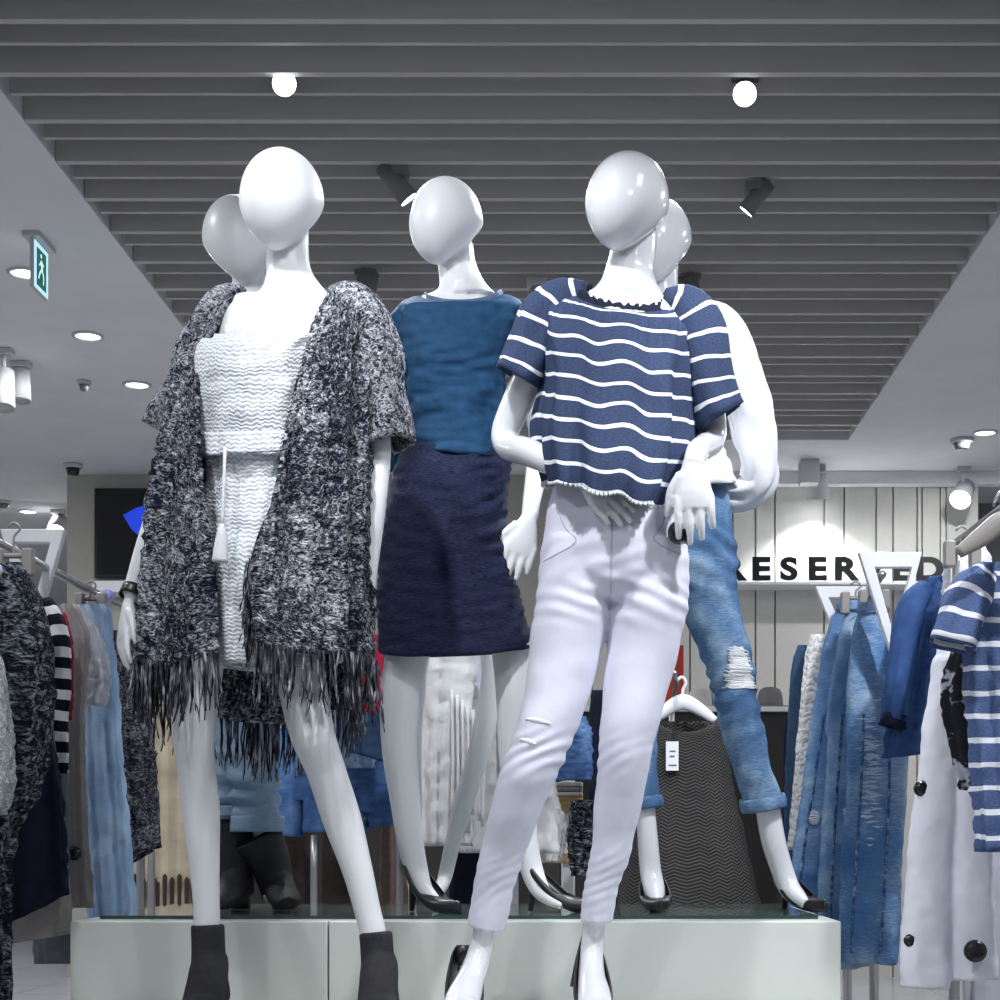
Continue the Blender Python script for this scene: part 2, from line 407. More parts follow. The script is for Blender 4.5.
# ------------------------------------------------------------------ mannequin pieces
def head(bm, px, py, Y, dY, wpx, hpx, yaw, roll=0, pitch=0, D=1.18, n=36, m=30):
    """smooth faceless egg; yaw>0 turns the face to the right of the picture"""
    k = Y / F; w, h = wpx * k, hpx * k; d = w * D
    c = W(px, py, Y) + Vector((0, dY, 0))
    M = Matrix.Translation(c) @ Matrix.Rotation(math.radians(yaw), 4, 'Z') @ Matrix.Rotation(math.radians(roll), 4, 'Y') @ Matrix.Rotation(math.radians(pitch), 4, 'X')
    rings = []
    for i in range(m + 1):
        ph = PI * (.012 + .976 * i / m); z = math.cos(ph)                 # 1 top .. -1 chin
        s = math.sin(ph) if z > 0 else math.sin(ph) ** .92
        low = max(0, -z + .12) / 1.12
        hw = w / 2 * s * (1 - .30 * low ** 1.6) * (1 + .03 * max(0, z))
        front = -(d * .50) * s * (1 - .13 * low ** 1.6) - d * .10 * low
        back = (d * .50) * s * (1 - .75 * low ** 1.05) - d * .10 * low
        cy, hd = (front + back) / 2, (back - front) / 2
        rings.append([M @ Vector((hw * math.cos(2*PI*j/n), cy + hd * math.sin(2*PI*j/n), z * h / 2)) for j in range(n)])
    grid(bm, rings[::-1], True, None, True, True)
def hand(bm, wrist, d, nrm, thumb, L=.175, curl=.5, spread=.07, curls=None):
    """palm, four unequal bent fingers and a thumb; d points to the fingertips, nrm out of the back of the hand, thumb = +1/-1 side"""
    wrist = Vector(wrist); d = Vector(d).normalized(); nrm = Vector(nrm); nrm = (nrm - d * nrm.dot(d)).normalized(); side = d.cross(nrm) * thumb
    q = L / .175
    def pt(v, a, b): return (v.x, v.y, v.z, a * q, b * q)
    sweep(bm, [pt(wrist - d*.008*q, .017, .014), pt(wrist + d*.006, .021, .0155), pt(wrist + d*.032*q, .030, .015), pt(wrist + d*.06*q, .036, .014), pt(wrist + d*.086*q - nrm*.002, .034, .011)], ref=nrm, n=16)
    for i in range(4):
        b = wrist + d * (.078 - .004 * abs(i - 1.2)) * q + side * (.0295 - .0197 * i) * q
        ln = (.068, .077, .071, .055)[i] * q
        ang = spread * (1.4 - i); dr = (d * math.cos(ang) + side * math.sin(ang)).normalized()
        c = curls[i] if curls else curl
        pts = [pt(b - dr*.012, .0085, .0085)]; p = b; a = c * .25
        for sgm, l in enumerate((.45, .31, .24)):
            v = dr * math.cos(a) - nrm * math.sin(a)
            pts.append(pt(p, .0096 - .0012 * sgm, .0090 - .0011 * sgm)); p = p + v * ln * l; a += c * (.55, .45, 0)[sgm]
        pts.append(pt(p, .0064, .0060)); sweep(bm, pts, ref=nrm, n=10, m=16)
    b = wrist + d * .022 * q + side * .020 * q
    v1 = (d * .78 + side * .60 - nrm * .15).normalized(); v2 = (d * .95 + side * .25 - nrm * .2).normalized()
    p1 = b + v1 * .036 * q; p2 = p1 + v2 * .028 * q; p3 = p2 + v2 * .020 * q
    sweep(bm, [pt(b, .014, .013), pt(p1, .0105, .010), pt(p2, .0085, .008), pt(p3, .0055, .005)], ref=nrm, n=10, m=14)
def pump(parent, heel, direc, L, hh, mat=BLACK, name='shoe', top=.052):
    """court shoe with a stiletto heel: heel point on the ground, direction of the toe"""
    d = Vector((direc[0], direc[1], 0)).normalized(); s = Vector((-d.y, d.x, 0)); heel = Vector(heel)
    bm = bmesh.new(); rings = []; n, m = 22, 26
    for i in range(m + 1):
        t = i / m
        zb = hh * (1 - min(1, max(0, (t - .12) / .55))) ** 1.5 if t > .12 else hh
        hw = .003 + .034 * math.sin(PI * min(1, .16 + t * .84)) ** .7 * (.78 + .32 * math.sin(PI * min(1, max(0, t)))) if t < 1 else .002
        if t > .75: hw *= 1 - ((t - .75) / .25) ** 1.6 * .93
        ht = top * (1 - t) + .026 * t + (.012 if t < .1 else 0) * (1 - t * 10); ht *= .62 if t > .97 else 1
        A = PI * (.66 if t < .5 else min(1.0, .66 + (t - .5) / .16 * .34)); A = min(A, PI * .995)
        c = heel + d * (t * L) + Vector((0, 0, zb + ht / 2 + .002))
        rings.append([c + s * hw * math.sin(A * (2*j/n - 1)) - Vector((0, 0, ht / 2 * math.cos(A * (2*j/n - 1)))) for j in range(n + 1)])
    V = grid(bm, rings, False)
    bm.faces.new(V[0][::-1])
    o = obj(name, bm, mat, parent); sd = o.modifiers.new('solid', 'SOLIDIFY'); sd.thickness = .0025; sd.offset = 1
    bm = bmesh.new(); cyl(bm, heel + d * .035 + Vector((0, 0, hh + .004)), heel + d * .022 + Vector((0, 0, .0015)), .016, .006, 14); obj('heel', bm, mat, o)
    return o
def fringe(parent, pts, mat, ln=.11, per=2, r=.0022, seed=1, name='fringe'):
    rnd = random.Random(seed); bm = bmesh.new()
    for p in pts:
        for _ in range(per):
            b = p + Vector((rnd.uniform(-.006, .006), rnd.uniform(-.006, .006), .006)); l = ln * rnd.uniform(.7, 1.15)
            sx, sy = rnd.uniform(-.018, .018), rnd.uniform(-.018, .018); rr = r * rnd.uniform(.7, 1.4)
            q = [b, b + Vector((sx*.3 + rnd.uniform(-.004, .004), sy*.3, -l*.4)), b + Vector((sx*.6 + rnd.uniform(-.005, .005), sy*.8, -l*.75)), b + Vector((sx, sy, -l))]
            rings = [[c + Vector((math.cos(k*2.094) * rr * w, math.sin(k*2.094) * rr * w, 0)) for k in range(3)] for c, w in zip(q, (1, 1, .9, .5))]
            uu = rnd.random() * 5
            grid(bm, rings, True, lambda i, j: (uu + j * .003, -i * .03), False, True)
    return obj(name, bm, mat, parent, kind='stuff')

from mathutils.bvhtree import BVHTree
def on_surface(o, pts, lift=.002):
    off = OFF[o.name]; me = o.data
    T = BVHTree.FromPolygons([v.co for v in me.vertices], [tuple(p.vertices) for p in me.polygons]); out = []
    for p in pts:
        hit = T.ray_cast(Vector((p.x, 2.0, p.z)) - off, Vector((0, 1, 0)))
        out.append((hit[0] + off - Vector((0, lift, 0))) if hit[0] else p)
    return out
def stitch(parent, pts, Y, mat, r=.0022, name='seam', lift=-.0005):
    rows = resample([tuple(p) for p in pts], 40); q = on_surface(parent, [W(x, y, Y - .1) if False else W(x, y, Y) for x, y in rows], lift)
    bm = bmesh.new(); sweep(bm, [(*v, r, r * .7) for v in q], n=6, m=60); return obj(name, bm, mat, parent)

# ------------------------------------------------------------------ 1: fringed cardigan
Y1 = 3.44
M1 = thing('mannequin', 'white faceless mannequin in a marled grey fringed cardigan, white lace dress and black ankle boots', 'mannequin', W(285, 1015, Y1), 'dressed shop mannequins')
bm = bmesh.new()
head(bm, 283, 205, Y1, -.01, 82, 105, -8, 1, -4)
limb(bm, Y1, [(286,222,.035,20),(285,245,.03,21.5),(286,265,.03,22.5),(288,280,.03,28),(289,296,.035,44,.7),(288,306,.04,56,.55)])
limb(bm, Y1, [(288,292,.04,30,.6),(286,304,.04,64,.5),(282,325,.035,70,.55),(274,355,.01,60,.8),(265,400,.01,48,.85),(256,445,.02,41,.85),(250,490,.02,47,.9),(248,540,.02,56,.9),(248,590,.02,56,.9),(248,612,.02,46,.9)], n=28)
limb(bm, Y1, [(222,585,.02,28),(203,640,.0,25),(197,690,0,23.5),(196,733,-.022,21.3),(196,766,.0,18.8),(198,806,.022,19.3),(202,860,.02,15.5),(204,900,.02,13.5),(205,935,.02,13.5),(206,985,.02,13.5)])
limb(bm, Y1, [(275,585,.02,30),(293,640,0,26.5),(303,690,0,24.5),(315,736,-.03,22.3),(325,768,0,19.8),(340,818,.022,19.6),(356,870,.02,15.5),(366,910,.02,13.5),(373,940,.02,13.5),(377,985,.02,13.5)])
limb(bm, Y1, [(222,312,.04,20),(188,360,.06,18),(166,420,.10,15),(158,480,.07,13),(142,550,.02,10.5),(131,596,.0,9)])
limb(bm, Y1, [(346,312,.04,20),(365,370,.06,17),(375,435,.07,12.5),(372,500,.05,11.5),(366,560,.05,9.5),(362,598,.05,8.5)])
hand(bm, W(130, 602, Y1), (-.16, -.05, -1), (-.85, -.5, .15), -1, .17, .45)
hand(bm, W(361, 602, Y1) + Vector((0, .05, 0)), (-.15, .05, -1), (.85, -.5, 0), 1, .17, .45)
obj('body', fuse(bm, .0040, 2), WHITE, M1)
# dress
bm = bmesh.new()
hem1 = lambda a, t, c, s: 0
cloth(bm, Y1, [(300,224,300,338,.085,.03),(318,214,318,338,.105,.02),(350,194,350,315,.125,.0),(385,192,385,309,.125,.0),(420,194,420,303,.12,.0),(447,195,447,298,.115,.01),(456,205,456,297,.118,.01),(500,200,500,302,.135,.015),(550,196,550,306,.15,.015),(600,197,600,311,.155,.015),(640,200,640,316,.155,.015),(662,201,668,320,.153,.015)],
      fold=both(folds(.007, 7, .4, 1.2, .25), wrinkle(.006, 3, 4, 3)), n=96, m=70)
DRESS = obj('dress', bm, LACE, M1, solid=.003, label='white lace dress')
# keep the neckline a scoop: drop the upper front of the tube
me = DRESS.data; b2 = bmesh.new(); b2.from_mesh(me); off = OFF[DRESS.name]
kill = []
for f in b2.faces:
    c = f.calc_center_median() + off; px = PX + (c.x) * F / Y1; py = PY - (c.z - CZ) * F / Y1
    front = c.y < Y1 + .03
    lim = 346
    if py < lim: kill.append(f)
bmesh.ops.delete(b2, geom=kill, context='FACES'); b2.to_mesh(me); b2.free()
# overlay blouse edge, drawstring, tassel
bm = bmesh.new(); cloth(bm, Y1, [(432,193,430,304,.131,.0),(446,193,441,302,.135,.0),(456,193,450,301,.137,.0)], n=80, m=8, fold=folds(.006, 11, 1, 1, .4))
obj('waist_flounce', bm, LACE, M1, solid=.003)
bm = bmesh.new(); tube(bm, [W(225, 448, Y1 - .142), W(224, 480, Y1 - .158), W(222, 526, Y1 - .168)], .0035)
ds = obj('drawstring', bm, WSHIRT, M1)
bm = bmesh.new(); sweep(bm, [(*W(222, 524, Y1 - .168)[:], .004, .004), (*W(222, 532, Y1 - .168)[:], .010, .010), (*W(221, 548, Y1 - .168)[:], .015, .013), (*W(220, 562, Y1 - .168)[:], .017, .014)], n=16, m=14, fold=lambda a, t: .0015 * math.sin(8 * a)); obj('tassel', bm, WSHIRT, ds)
# cardigan: back and two front panels in one open sheet, then two sleeves
bm = bmesh.new()
def hemc(a, t, c, s):
    w = max(0.0, (t - .72) / .28) ** 1.5
    back = max(0.0, -s)
    fr = max(0.0, s)
    return w * (back * 62 - (1 - back) * 0 + fr * (12 * c if c > 0 else 34 * -c + 4 * math.sin(9 * a)) - fr * 10)
CR = cloth(bm, Y1, [(287,222,284,346,.06,.05,240,330),(300,203,296,362,.09,.05,231,324),(325,188,325,370,.125,.04,215,313),(355,178,355,370,.14,.03,199,306),(400,165,400,368,.155,.02,198,297),(440,158,440,366,.165,.02,200,287),(490,150,490,367,.175,.02,204,275),(540,145,540,365,.185,.02,212,256),(580,141,580,365,.19,.02,215,247),(620,138,620,365,.19,.02,216,249),(655,136,655,365,.19,.02,217,256)],
    n=150, m=80, fold=both(folds(.026, 9, .7, .6, .15, .5), wrinkle(.012, 5, 3, 4)), yadj=hemc)
# close the shoulders over the top ring
CAR = obj('cardigan', bm, MARL, M1, solid=.008, label='marled grey knitted cardigan with fringed hem')
hemring = CR[-1]; den = []
for a, b in zip(hemring, hemring[1:]):
    q = max(1, int((b - a).length / .006)); den += [a.lerp(b, k / q) for k in range(q)]
fringe(CAR, den, FRG, .125, 2, .0024, 3)
vis = [r[-1] for r in CR[50:]]; den = []
for a, b in zip(vis, vis[1:]):
    q = max(1, int((b - a).length / .012)); den += [a.lerp(b, k / q) for k in range(q)]
fringe(CAR, den[-20:], FRG, .10, 2, .0024, 5)
bm = bmesh.new()
slf = lambda sd: (lambda a, t: .008 * noise.noise(Vector((2 * math.cos(a) + sd, 2 * math.sin(a), 5 * t))) + .004 * math.sin(5 * a + sd))
limb(bm, Y1, [(326,292,.045,10,1.6),(346,300,.05,24,1.15),(365,335,.055,27,1.1),(374,380,.06,25,1.15),(381,422,.07,23,1.3),(384,438,.07,23,1.3)], n=30, cap=False, fold=slf(1))
limb(bm, Y1, [(242,292,.045,9,1.6),(222,302,.05,22,1.15),(204,340,.055,26,1.1),(184,378,.075,26,1.1),(168,405,.09,25,1.1),(158,424,.095,25,1.1)], n=30, cap=False, fold=slf(7))
obj('sleeves', bm, MARLS, M1, solid=.007)
# bracelet on the right wrist
bm = bmesh.new(); limb(bm, Y1, [(134,588,.01,12),(131,598,.0,12)], n=18, m=4, cap=False); obj('bracelet', bm, BLACK, M1, solid=.002)
def bootie(parent, top, ank, Y, dx):
    bm = bmesh.new(); kx, ky = top; ax, ay = ank
    limb(bm, Y, [(kx,ky,.02,17.0),(kx+.5*(ax-kx),ky+25,.02,17.0),(ax,ky+52,.02,18.5,1.15),(ax,ky+74,.03,20,1.3),(ax,ky+80,.03,18,1.3)])
    p = W(ax, ky + 74, Y); zb = ST + .004
    sweep(bm, [(p.x, Y + .075, zb + .115, .030, .026), (p.x, Y + .03, zb + .100, .040, .052), (p.x + dx*.3, Y - .04, zb + .062, .042, .045), (p.x + dx*.6, Y - .10, zb + .034, .043, .030), (p.x + dx*.9, Y - .16, zb + .027, .038, .024), (p.x + dx, Y - .20, zb + .020, .018, .014)], ref=(0, 0, 1))
    o = obj('ankle_boot', fuse(bm, .005, 4), SUEDE, parent)
    bm = bmesh.new(); cyl(bm, (p.x, Y + .07, zb + .10), (p.x, Y + .075, zb - .003), .030, .024, 18); obj('heel', bm, BLACK, o)
    return o
bootie(M1, (205.5, 925), (207, 985), Y1, .022)
bootie(M1, (374.5, 932), (378, 985), Y1, .02)

# ------------------------------------------------------------------ 2: striped gathered top, white trousers
Y2 = 3.46
M2 = thing('mannequin', 'glossy white faceless mannequin in a navy and white striped gathered top and white skinny trousers', 'mannequin', W(560, 1012, Y2), 'dressed shop mannequins')
bm = bmesh.new()
head(bm, 627, 207, Y2, -.01, 82, 102, -18, 9, -4)
limb(bm, Y2, [(638,222,.035,20),(634,245,.03,23),(630,265,.03,24.5),(629,280,.03,30),(628,293,.035,44,.7),(626,303,.04,58,.55)])
limb(bm, Y2, [(628,290,.04,32,.6),(628,304,.04,66,.5),(626,325,.035,72,.5),(621,350,.01,58,.75),(615,400,.02,44,.8),(612,450,.02,42,.85),(612,490,.02,52,.9),(612,530,.02,60,.9),(612,560,.02,55,.9)], n=28)
limb(bm, Y2, [(560,316,.04,19),(538,350,.06,17.5),(516,392,.08,16),(503,424,.085,14.5),(507,438,.07,14),(528,452,.0,14),(553,470,-.06,12),(585,488,-.105,10)])
limb(bm, Y2, [(692,322,.04,18),(708,370,.07,16),(716,412,.09,14.5),(714,432,.07,14),(704,448,-.01,13),(695,461,-.09,11.5),(690,474,-.135,10.5),(689,480,-.14,10)])
hand(bm, W(582, 486, Y2) + Vector((0, -.108, 0)), (.66, -.10, -.72), (.15, -1, .1), -1, .165, .25, .03)
hand(bm, W(688, 478, Y2) + Vector((0, -.14, 0)), (.04, -.02, -1), (-.12, -1, .12), 1, .195, .38, .03)
limb(bm, Y2, [(490,905,.04,13),(484,930,.06,12),(477,958,.055,12.5),(470,980,.02,14.5),(466,993,-.05,17,.7),(464,1001,-.10,17,.5),(463,1004,-.15,10,.5)])
limb(bm, Y2, [(597,900,.04,12),(594,930,.06,11.5),(592,955,.055,12),(592,978,.02,14),(594,993,-.05,16.5,.7),(595,1001,-.10,16,.5),(596,1004,-.15,10,.5)])
limb(bm, Y2, [(590,545,.01,30),(574,605,.01,29),(556,705,-.01,23),(540,748,-.03,20),(506,840,.02,17),(490,905,.04,13),(488,915,.045,13)])
limb(bm, Y2, [(640,545,.01,30),(647,605,.01,29),(632,705,-.01,22),(624,750,-.02,19),(612,845,.025,15),(597,905,.04,12),(596,915,.045,12)])
obj('body', fuse(bm, .0040, 2), GLOSS, M2)
bm = bmesh.new()
limb(bm, Y2, [(612,470,.02,56,.8),(614,505,.02,67,.8),(614,540,.02,71,.8),(612,568,.02,73,.78),(610,590,.02,72,.7),(609,603,.02,66,.6)], n=32)
limb(bm, Y2, [(584,545,.0,38,1.1),(573,605,0,38,1.1),(565,650,-.005,35.5),(554,705,-.02,31),(540,748,-.04,28),(522,792,-.03,26),(506,840,.015,23),(494,882,.04,20.5),(486,920,.055,20.5),(484,930,.058,20.5)], n=28)
limb(bm, Y2, [(650,545,0,39,1.1),(649,605,0,38.5,1.1),(642,655,0,35),(632,705,-.015,30),(625,750,-.025,27),(619,795,0,24.5),(612,845,.02,20.5),(602,885,.035,17.5),(597,918,.045,16.5),(597,924,.045,16.5)], n=28)
me = fuse(bm, .005, 5)
def crease2(p, px, py):                       # creases: thigh break, knee, ankle
    d = 0
    side = .5 + .5 * noise.noise(Vector((p.x * 11, p.y * 6, p.z * 4)))
    for cy, amp, per, w, sl in ((604, .0030, 17, 20, -.35), (757, .0040, 14, 20, .45), (880, .0020, 12, 34, .5), (560, .0022, 21, 26, .35)):
        d += amp * side * math.exp(-((py - cy) / w) ** 2) * math.sin((py + sl * (px - 600) + 9 * noise.noise(p * 9)) / per * 2 * PI)
    return d + .004 * noise.noise(Vector((p.x * 9, p.y * 9, p.z * 16)))
displace(me, crease2, Y2)
PANTS = obj('trousers', me, WPANT, M2)
SEAM = plain('white_seam', (.52, .52, .62), .7)
def front2(pts): return [(PX + (x - PX) * .97, PY + (y - PY) * .97) for x, y in pts]
stitch(PANTS, front2([(613,490),(612,540),(611,585),(609,606)]), Y2, SEAM, name='fly_seam')
stitch(PANTS, front2([(558,505),(566,525),(576,540),(556,552),(543,556)]), Y2, SEAM, name='pocket_seam')
stitch(PANTS, front2([(668,505),(662,524),(654,538),(670,548),(682,550)]), Y2, SEAM, name='pocket_seam')
for y0, x0, x1 in ((722, 527, 551), (742, 521, 537)):            # torn slits over the knee
    q = on_surface(PANTS, [W(x0 + (x1 - x0) * k / 8, y0 + 5 * (k / 8) ** 1.5, Y2) for k in range(9)], .001)
    bm = bmesh.new(); sweep(bm, [(*v, .0055 * math.sin(PI * (.1 + .8 * k / 8)), .002) for k, v in enumerate(q)], n=8, m=20); obj('knee_slit', bm, WSHIRT, PANTS)
bm = bmesh.new(); p = W(677, 540, Y2) + Vector((0, -.10, 0)); cyl(bm, p + Vector((0, .02, 0)), p + Vector((.004, -.012, 0)), .026, .023, 28); obj('security_tag', bm, plain('tag_black', (.01, .01, .012), .25), PANTS, label='round black security tag', bevel=.003)
bm = bmesh.new()
def gath(a, t, c, s):                         # gathers below the yoke
    g = math.exp(-((t - .13) / .10) ** 2)
    lo = .019 * (.2 + .8 * t) * (math.sin(8*a + .6) * .6 + math.sin(13*a + 2 + 1.2*t) * .4)
    return g * .0045 * math.sin(46 * a) + lo + .012 * noise.noise(Vector((2.5*c + 3, 2.5*s, 4*t)))
def sag2(a, t, c, s):
    return max(0, s) * (27 * math.exp(-t * 6) - 3 + 3.6 * min(1, t * 4) * (.6 * math.sin(4.2 * a * 1.6 + 1 + t) + .5 * math.sin(11 * a + 2.5 * t))) - max(0, -s) * 8 * math.exp(-t * 5)
T2 = cloth(bm, Y2, [(279,566,294,676,.085,.035),(288,556,304,688,.10,.035),(300,545,320,697,.115,.03),(321,540,345,698,.13,.025),(350,541,376,694,.14,.015),(386,541,413,690,.145,.01),(426,537,454,688,.165,.005),(460,542,487,676,.18,.005),(481,548,509,664,.18,.005)],
      n=220, m=80, fold=gath, yadj=sag2, pw=.9)
TOP2 = obj('top', bm, STRIPE, M2, solid=.004, label='navy and white striped gathered top')
NAVY = fabric('navy_trim', (.012, .016, .035), .3, .8, 'UV')
bm = bmesh.new(); r0 = T2[0]; n = len(r0); rings = []
for j in range(n * 2):
    q = r0[(j // 2) % n].lerp(r0[(j // 2 + 1) % n], (j % 2) * .5); c = W(621, 290, Y2) + Vector((0, .035, 0)); o = (q - c); o.z = 0; o.normalize(); wv = math.sin(j * .95) * .007
    rings.append([q + o * (.004 + wv * .6) + Vector((0, 0, -.004)), q + Vector((0, 0, .002)) , q + o * (-.002 + wv * .5) + Vector((0, 0, .016 + .003 * math.sin(j * .6)))])
rings.append(rings[0]); grid(bm, rings, False); obj('neck_ruffle', bm, NAVY, TOP2, solid=.003, label='dark navy neck ruffle')
bm = bmesh.new(); r1 = T2[-1]; acc = 0
for a, b in zip(r1, r1[1:] + r1[:1]):
    acc += (b - a).length
    if acc > .007:
        acc = 0; blob(bm, a + Vector((0, 0, -.002)), .0038, .0038, .0038, 8, 5)
obj('hem_trim', bm, WSHIRT, TOP2, label='white beaded hem trim')
bm = bmesh.new()
sl2 = lambda sd: (lambda a, t: .006 * math.sin(6*a + sd + t) * t + .008 * t * noise.noise(Vector((2*math.cos(a) + sd, 2*math.sin(a), 3*t))))
def sleeve(rows, sd, **k): limb(bm, Y2, rows, n=44, cap=False, fold=sl2(sd), pw=.9, **k)
sleeve([(588,291,.045,12,2.2),(566,297,.05,24,1.5),(549,314,.055,30,1.4),(536,338,.065,27,1.7),(527,360,.075,26,2.1),(521,371,.08,27,2.2)], 1)
sleeve([(662,297,.045,12,2.2),(683,306,.05,26,1.5),(695,328,.055,32,1.4),(702,358,.065,31,1.6),(708,388,.075,30,1.7),(715,406,.08,28.5,1.8),(719,412,.082,28,1.8)], 5)
obj('sleeves', bm, STRIPE, TOP2, solid=.004)
for hx, dx, lx in ((462, -.22, -1), (590, -.05, 1)):
    p = W(hx, 1000, Y2); q = Vector((p.x, Y2 + .085, ST + .003))
    pump(M2, q, (.06, -1), .235, .095, BLACK, 'court_shoe')
for px_, py_ in ((484, 950), (592, 950)):
    bm = bmesh.new(); a = W(px_ - 4, py_, Y2) + Vector((0, .075, 0))
    sweep(bm, [(a.x, Y2 + .098, a.z + .03, .012, .004), (a.x - .012, Y2 + .10, a.z - .03, .016, .006), (a.x - .020, Y2 + .095, a.z - .09, .020, .008)], n=14); obj('heel_counter', bm, BLACK, M2)

# ------------------------------------------------------------------ 3: blue top, navy skirt
Y3 = 3.97
M3 = thing('mannequin', 'white faceless mannequin in a short blue top and navy knee skirt, standing on the glass', 'mannequin', W(455, 915, Y3), 'dressed shop mannequins')
M3.location.z = GZ; OFF[M3.name] = Vector(M3.location)
bm = bmesh.new()
head(bm, 447, 223, Y3, 0, 65, 89, -42, 3, -3, 1.22)
limb(bm, Y3, [(454,238,.05,18),(455,255,.045,19),(458,270,.04,20.5),(461,284,.035,25),(462,294,.035,36,.7)])
limb(bm, Y3, [(461,290,.04,30,.6),(460,302,.04,50,.55),(458,322,.035,56,.6),(456,350,.02,48,.75),(456,400,.02,40,.8),(456,445,.02,40,.85),(452,500,.02,48,.9),(450,550,.02,56,.9),(450,585,.02,57,.9),(450,605,.02,48,.8)], n=28)
limb(bm, Y3, [(424,590,0,28),(407,655,0,22),(401,705,-.01,20.5),(400,750,-.005,18),(404,795,.012,15.5),(409,840,.025,13.5),(415,870,.03,12),(423,890,.0,10),(433,899,-.03,8),(441,904,-.05,5)])
limb(bm, Y3, [(482,590,0,25),(508,635,0,21),(514,660,0,21.5),(517,705,-.01,20.5),(517,755,-.005,18.5),(520,800,.012,15.5),(526,845,.025,12.5),(532,872,.03,11.5),(541,891,.01,9.5),(553,900,-.015,7),(563,905,-.03,4.5)])
limb(bm, Y3, [(508,318,.04,16),(528,370,.06,14.5),(540,425,.07,12.5),(537,465,.03,11.5),(532,500,-.01,9.2),(530,520,-.03,8.5)])
limb(bm, Y3, [(408,318,.05,16),(398,380,.10,14),(396,440,.14,12),(398,500,.17,10.5),(402,545,.19,8.5)])
hand(bm, W(529, 521, Y3) + Vector((0, -.035, 0)), (-.27, -.05, -1), (.25, -1, .1), 1, .188, .3, .02, [.25, .2, .25, .35])
hand(bm, W(402, 548, Y3) + Vector((0, .195, 0)), (.05, .1, -1), (-.8, .4, 0), 1, .17, .5)
obj('body', fuse(bm, .0042, 2), WHITE, M3)
bm = bmesh.new()
cloth(bm, Y3, [(440,405,448,511,.118,.02),(455,399,462,511,.124,.02),(490,389,490,507,.132,.02),(530,382,530,506,.142,.02),(560,378,560,511,.148,.02),(600,376,598,521,.15,.02),(635,377,632,530,.15,.02),(652,379,645,532,.15,.02)],
      n=96, m=60, fold=both(wrinkle(.007, 2.4, 9, 6), lambda a, t, c, s: .006 * math.exp(-((t-.42)/.12)**2) * math.sin(t*70 + 5*c) * max(0, c)), yadj=lambda a, t, c, s: 7 * t * max(0, s))
obj('skirt', bm, SKIRT, M3, solid=.004, label='navy knee-length skirt')
bm = bmesh.new()
C3 = cloth(bm, Y3, [(291,424,289,500,.075,.035),(294,412,292,510,.09,.035),(302,398,300,522,.105,.035),(320,396,320,518,.122,.03),(350,400,350,508,.13,.02),(385,407,385,504,.128,.02),(415,409,418,506,.124,.02),(440,406,450,511,.124,.02),(447,405,459,511,.125,.02)],
      n=110, m=56, fold=both(wrinkle(.008, 2.2, 2, 4), lambda a, t, c, s: .007 * t * math.exp(-((c + .75)/.35)**2) * math.sin(t * 40 + 4 * s)), yadj=lambda a, t, c, s: max(0, s) * 14 * math.exp(-t * 9), pw=.9)
TEE = obj('top', bm, BLUETEE, M3, solid=.004, label='short blue brushed cotton top')
bm = bmesh.new()
rr = C3[0]; sweep_pts = []
rings = []
for j in range(len(rr) + 1):
    q = rr[j % len(rr)]; o = (q - W(462, 290, Y3) - Vector((0, .035, 0))); o.z = 0; o.normalize()
    rings.append([q + o * (.004 * math.cos(k * PI/4) + .002) + Vector((0, 0, .011 * math.sin(k * PI/4))) for k in range(8)])
grid(bm, rings, True); obj('collar', bm, fabric('pale_blue_rib', (.13, .17, .26), .3, .8, 'Object', 400), TEE)
bm = bmesh.new()
s3 = lambda sd: (lambda a, t: .005 * math.sin(3*a + 9*t + sd) * t)
limb(bm, Y3, [(434,301,.04,8,2),(416,309,.045,16,1.6),(402,327,.055,20,1.2),(397,355,.075,20,1.1),(395,395,.10,18,1.1),(395,440,.13,16.5,1.1),(396,458,.14,16.5,1.1)], n=26, cap=False, fold=s3(0))
limb(bm, Y3, [(488,301,.04,8,2),(504,308,.045,16,1.6),(518,328,.055,19,1.2),(528,360,.065,19,1.2),(533,385,.07,18.5,1.2)], n=26, cap=False, fold=s3(2))
obj('sleeves', bm, BLUETEE, TEE, solid=.004)
p = W(404, 0, Y3); pump(M3, (p.x, Y3 + .055, GZ), (.62, -.65), .215, .085, BLACK, 'court_shoe')
p = W(522, 0, Y3); pump(M3, (p.x, Y3 + .045, GZ), (.90, -.36), .215, .085, BLACK, 'court_shoe')

# ------------------------------------------------------------------ 4: white shirt and ripped jeans
Y4 = 4.06
M4 = thing('mannequin', 'faceless mannequin in white shirt and ripped blue jeans, half hidden by the striped top', 'mannequin', W(720, 915, Y4), 'dressed shop mannequins')
M4.location.z = GZ; OFF[M4.name] = Vector(M4.location)
bm = bmesh.new()
head(bm, 659, 242, Y4, 0, 64, 86, -25, 2, -2, 1.22)
limb(bm, Y4, [(664,255,.045,16),(662,275,.04,17),(662,292,.04,19),(662,303,.04,30,.7)])
limb(bm, Y4, [(662,300,.04,28,.6),(666,314,.04,56,.5),(670,335,.03,58,.6),(674,370,.02,46,.75),(676,420,.02,40,.8),(678,460,.02,40,.85),(682,510,.02,41,.85),(684,550,.02,42,.85)], n=28)
limb(bm, Y4, [(722,332,.04,16),(742,395,.07,14),(762,462,.09,12),(754,474,.11,11),(734,482,.15,10),(714,492,.165,9)])
limb(bm, Y4, [(612,330,.05,16),(600,400,.09,13),(604,452,.11,12),(622,480,.06,10.5),(640,498,.0,9)])
hand(bm, W(712, 493, Y4) + Vector((0, .165, 0)), (-.85, .05, -.5), (.2, 1, .3), -1, .16, .4)
hand(bm, W(642, 500, Y4) + Vector((0, -.01, 0)), (.5, -.2, -.8), (-.3, -1, .1), -1, .16, .5)
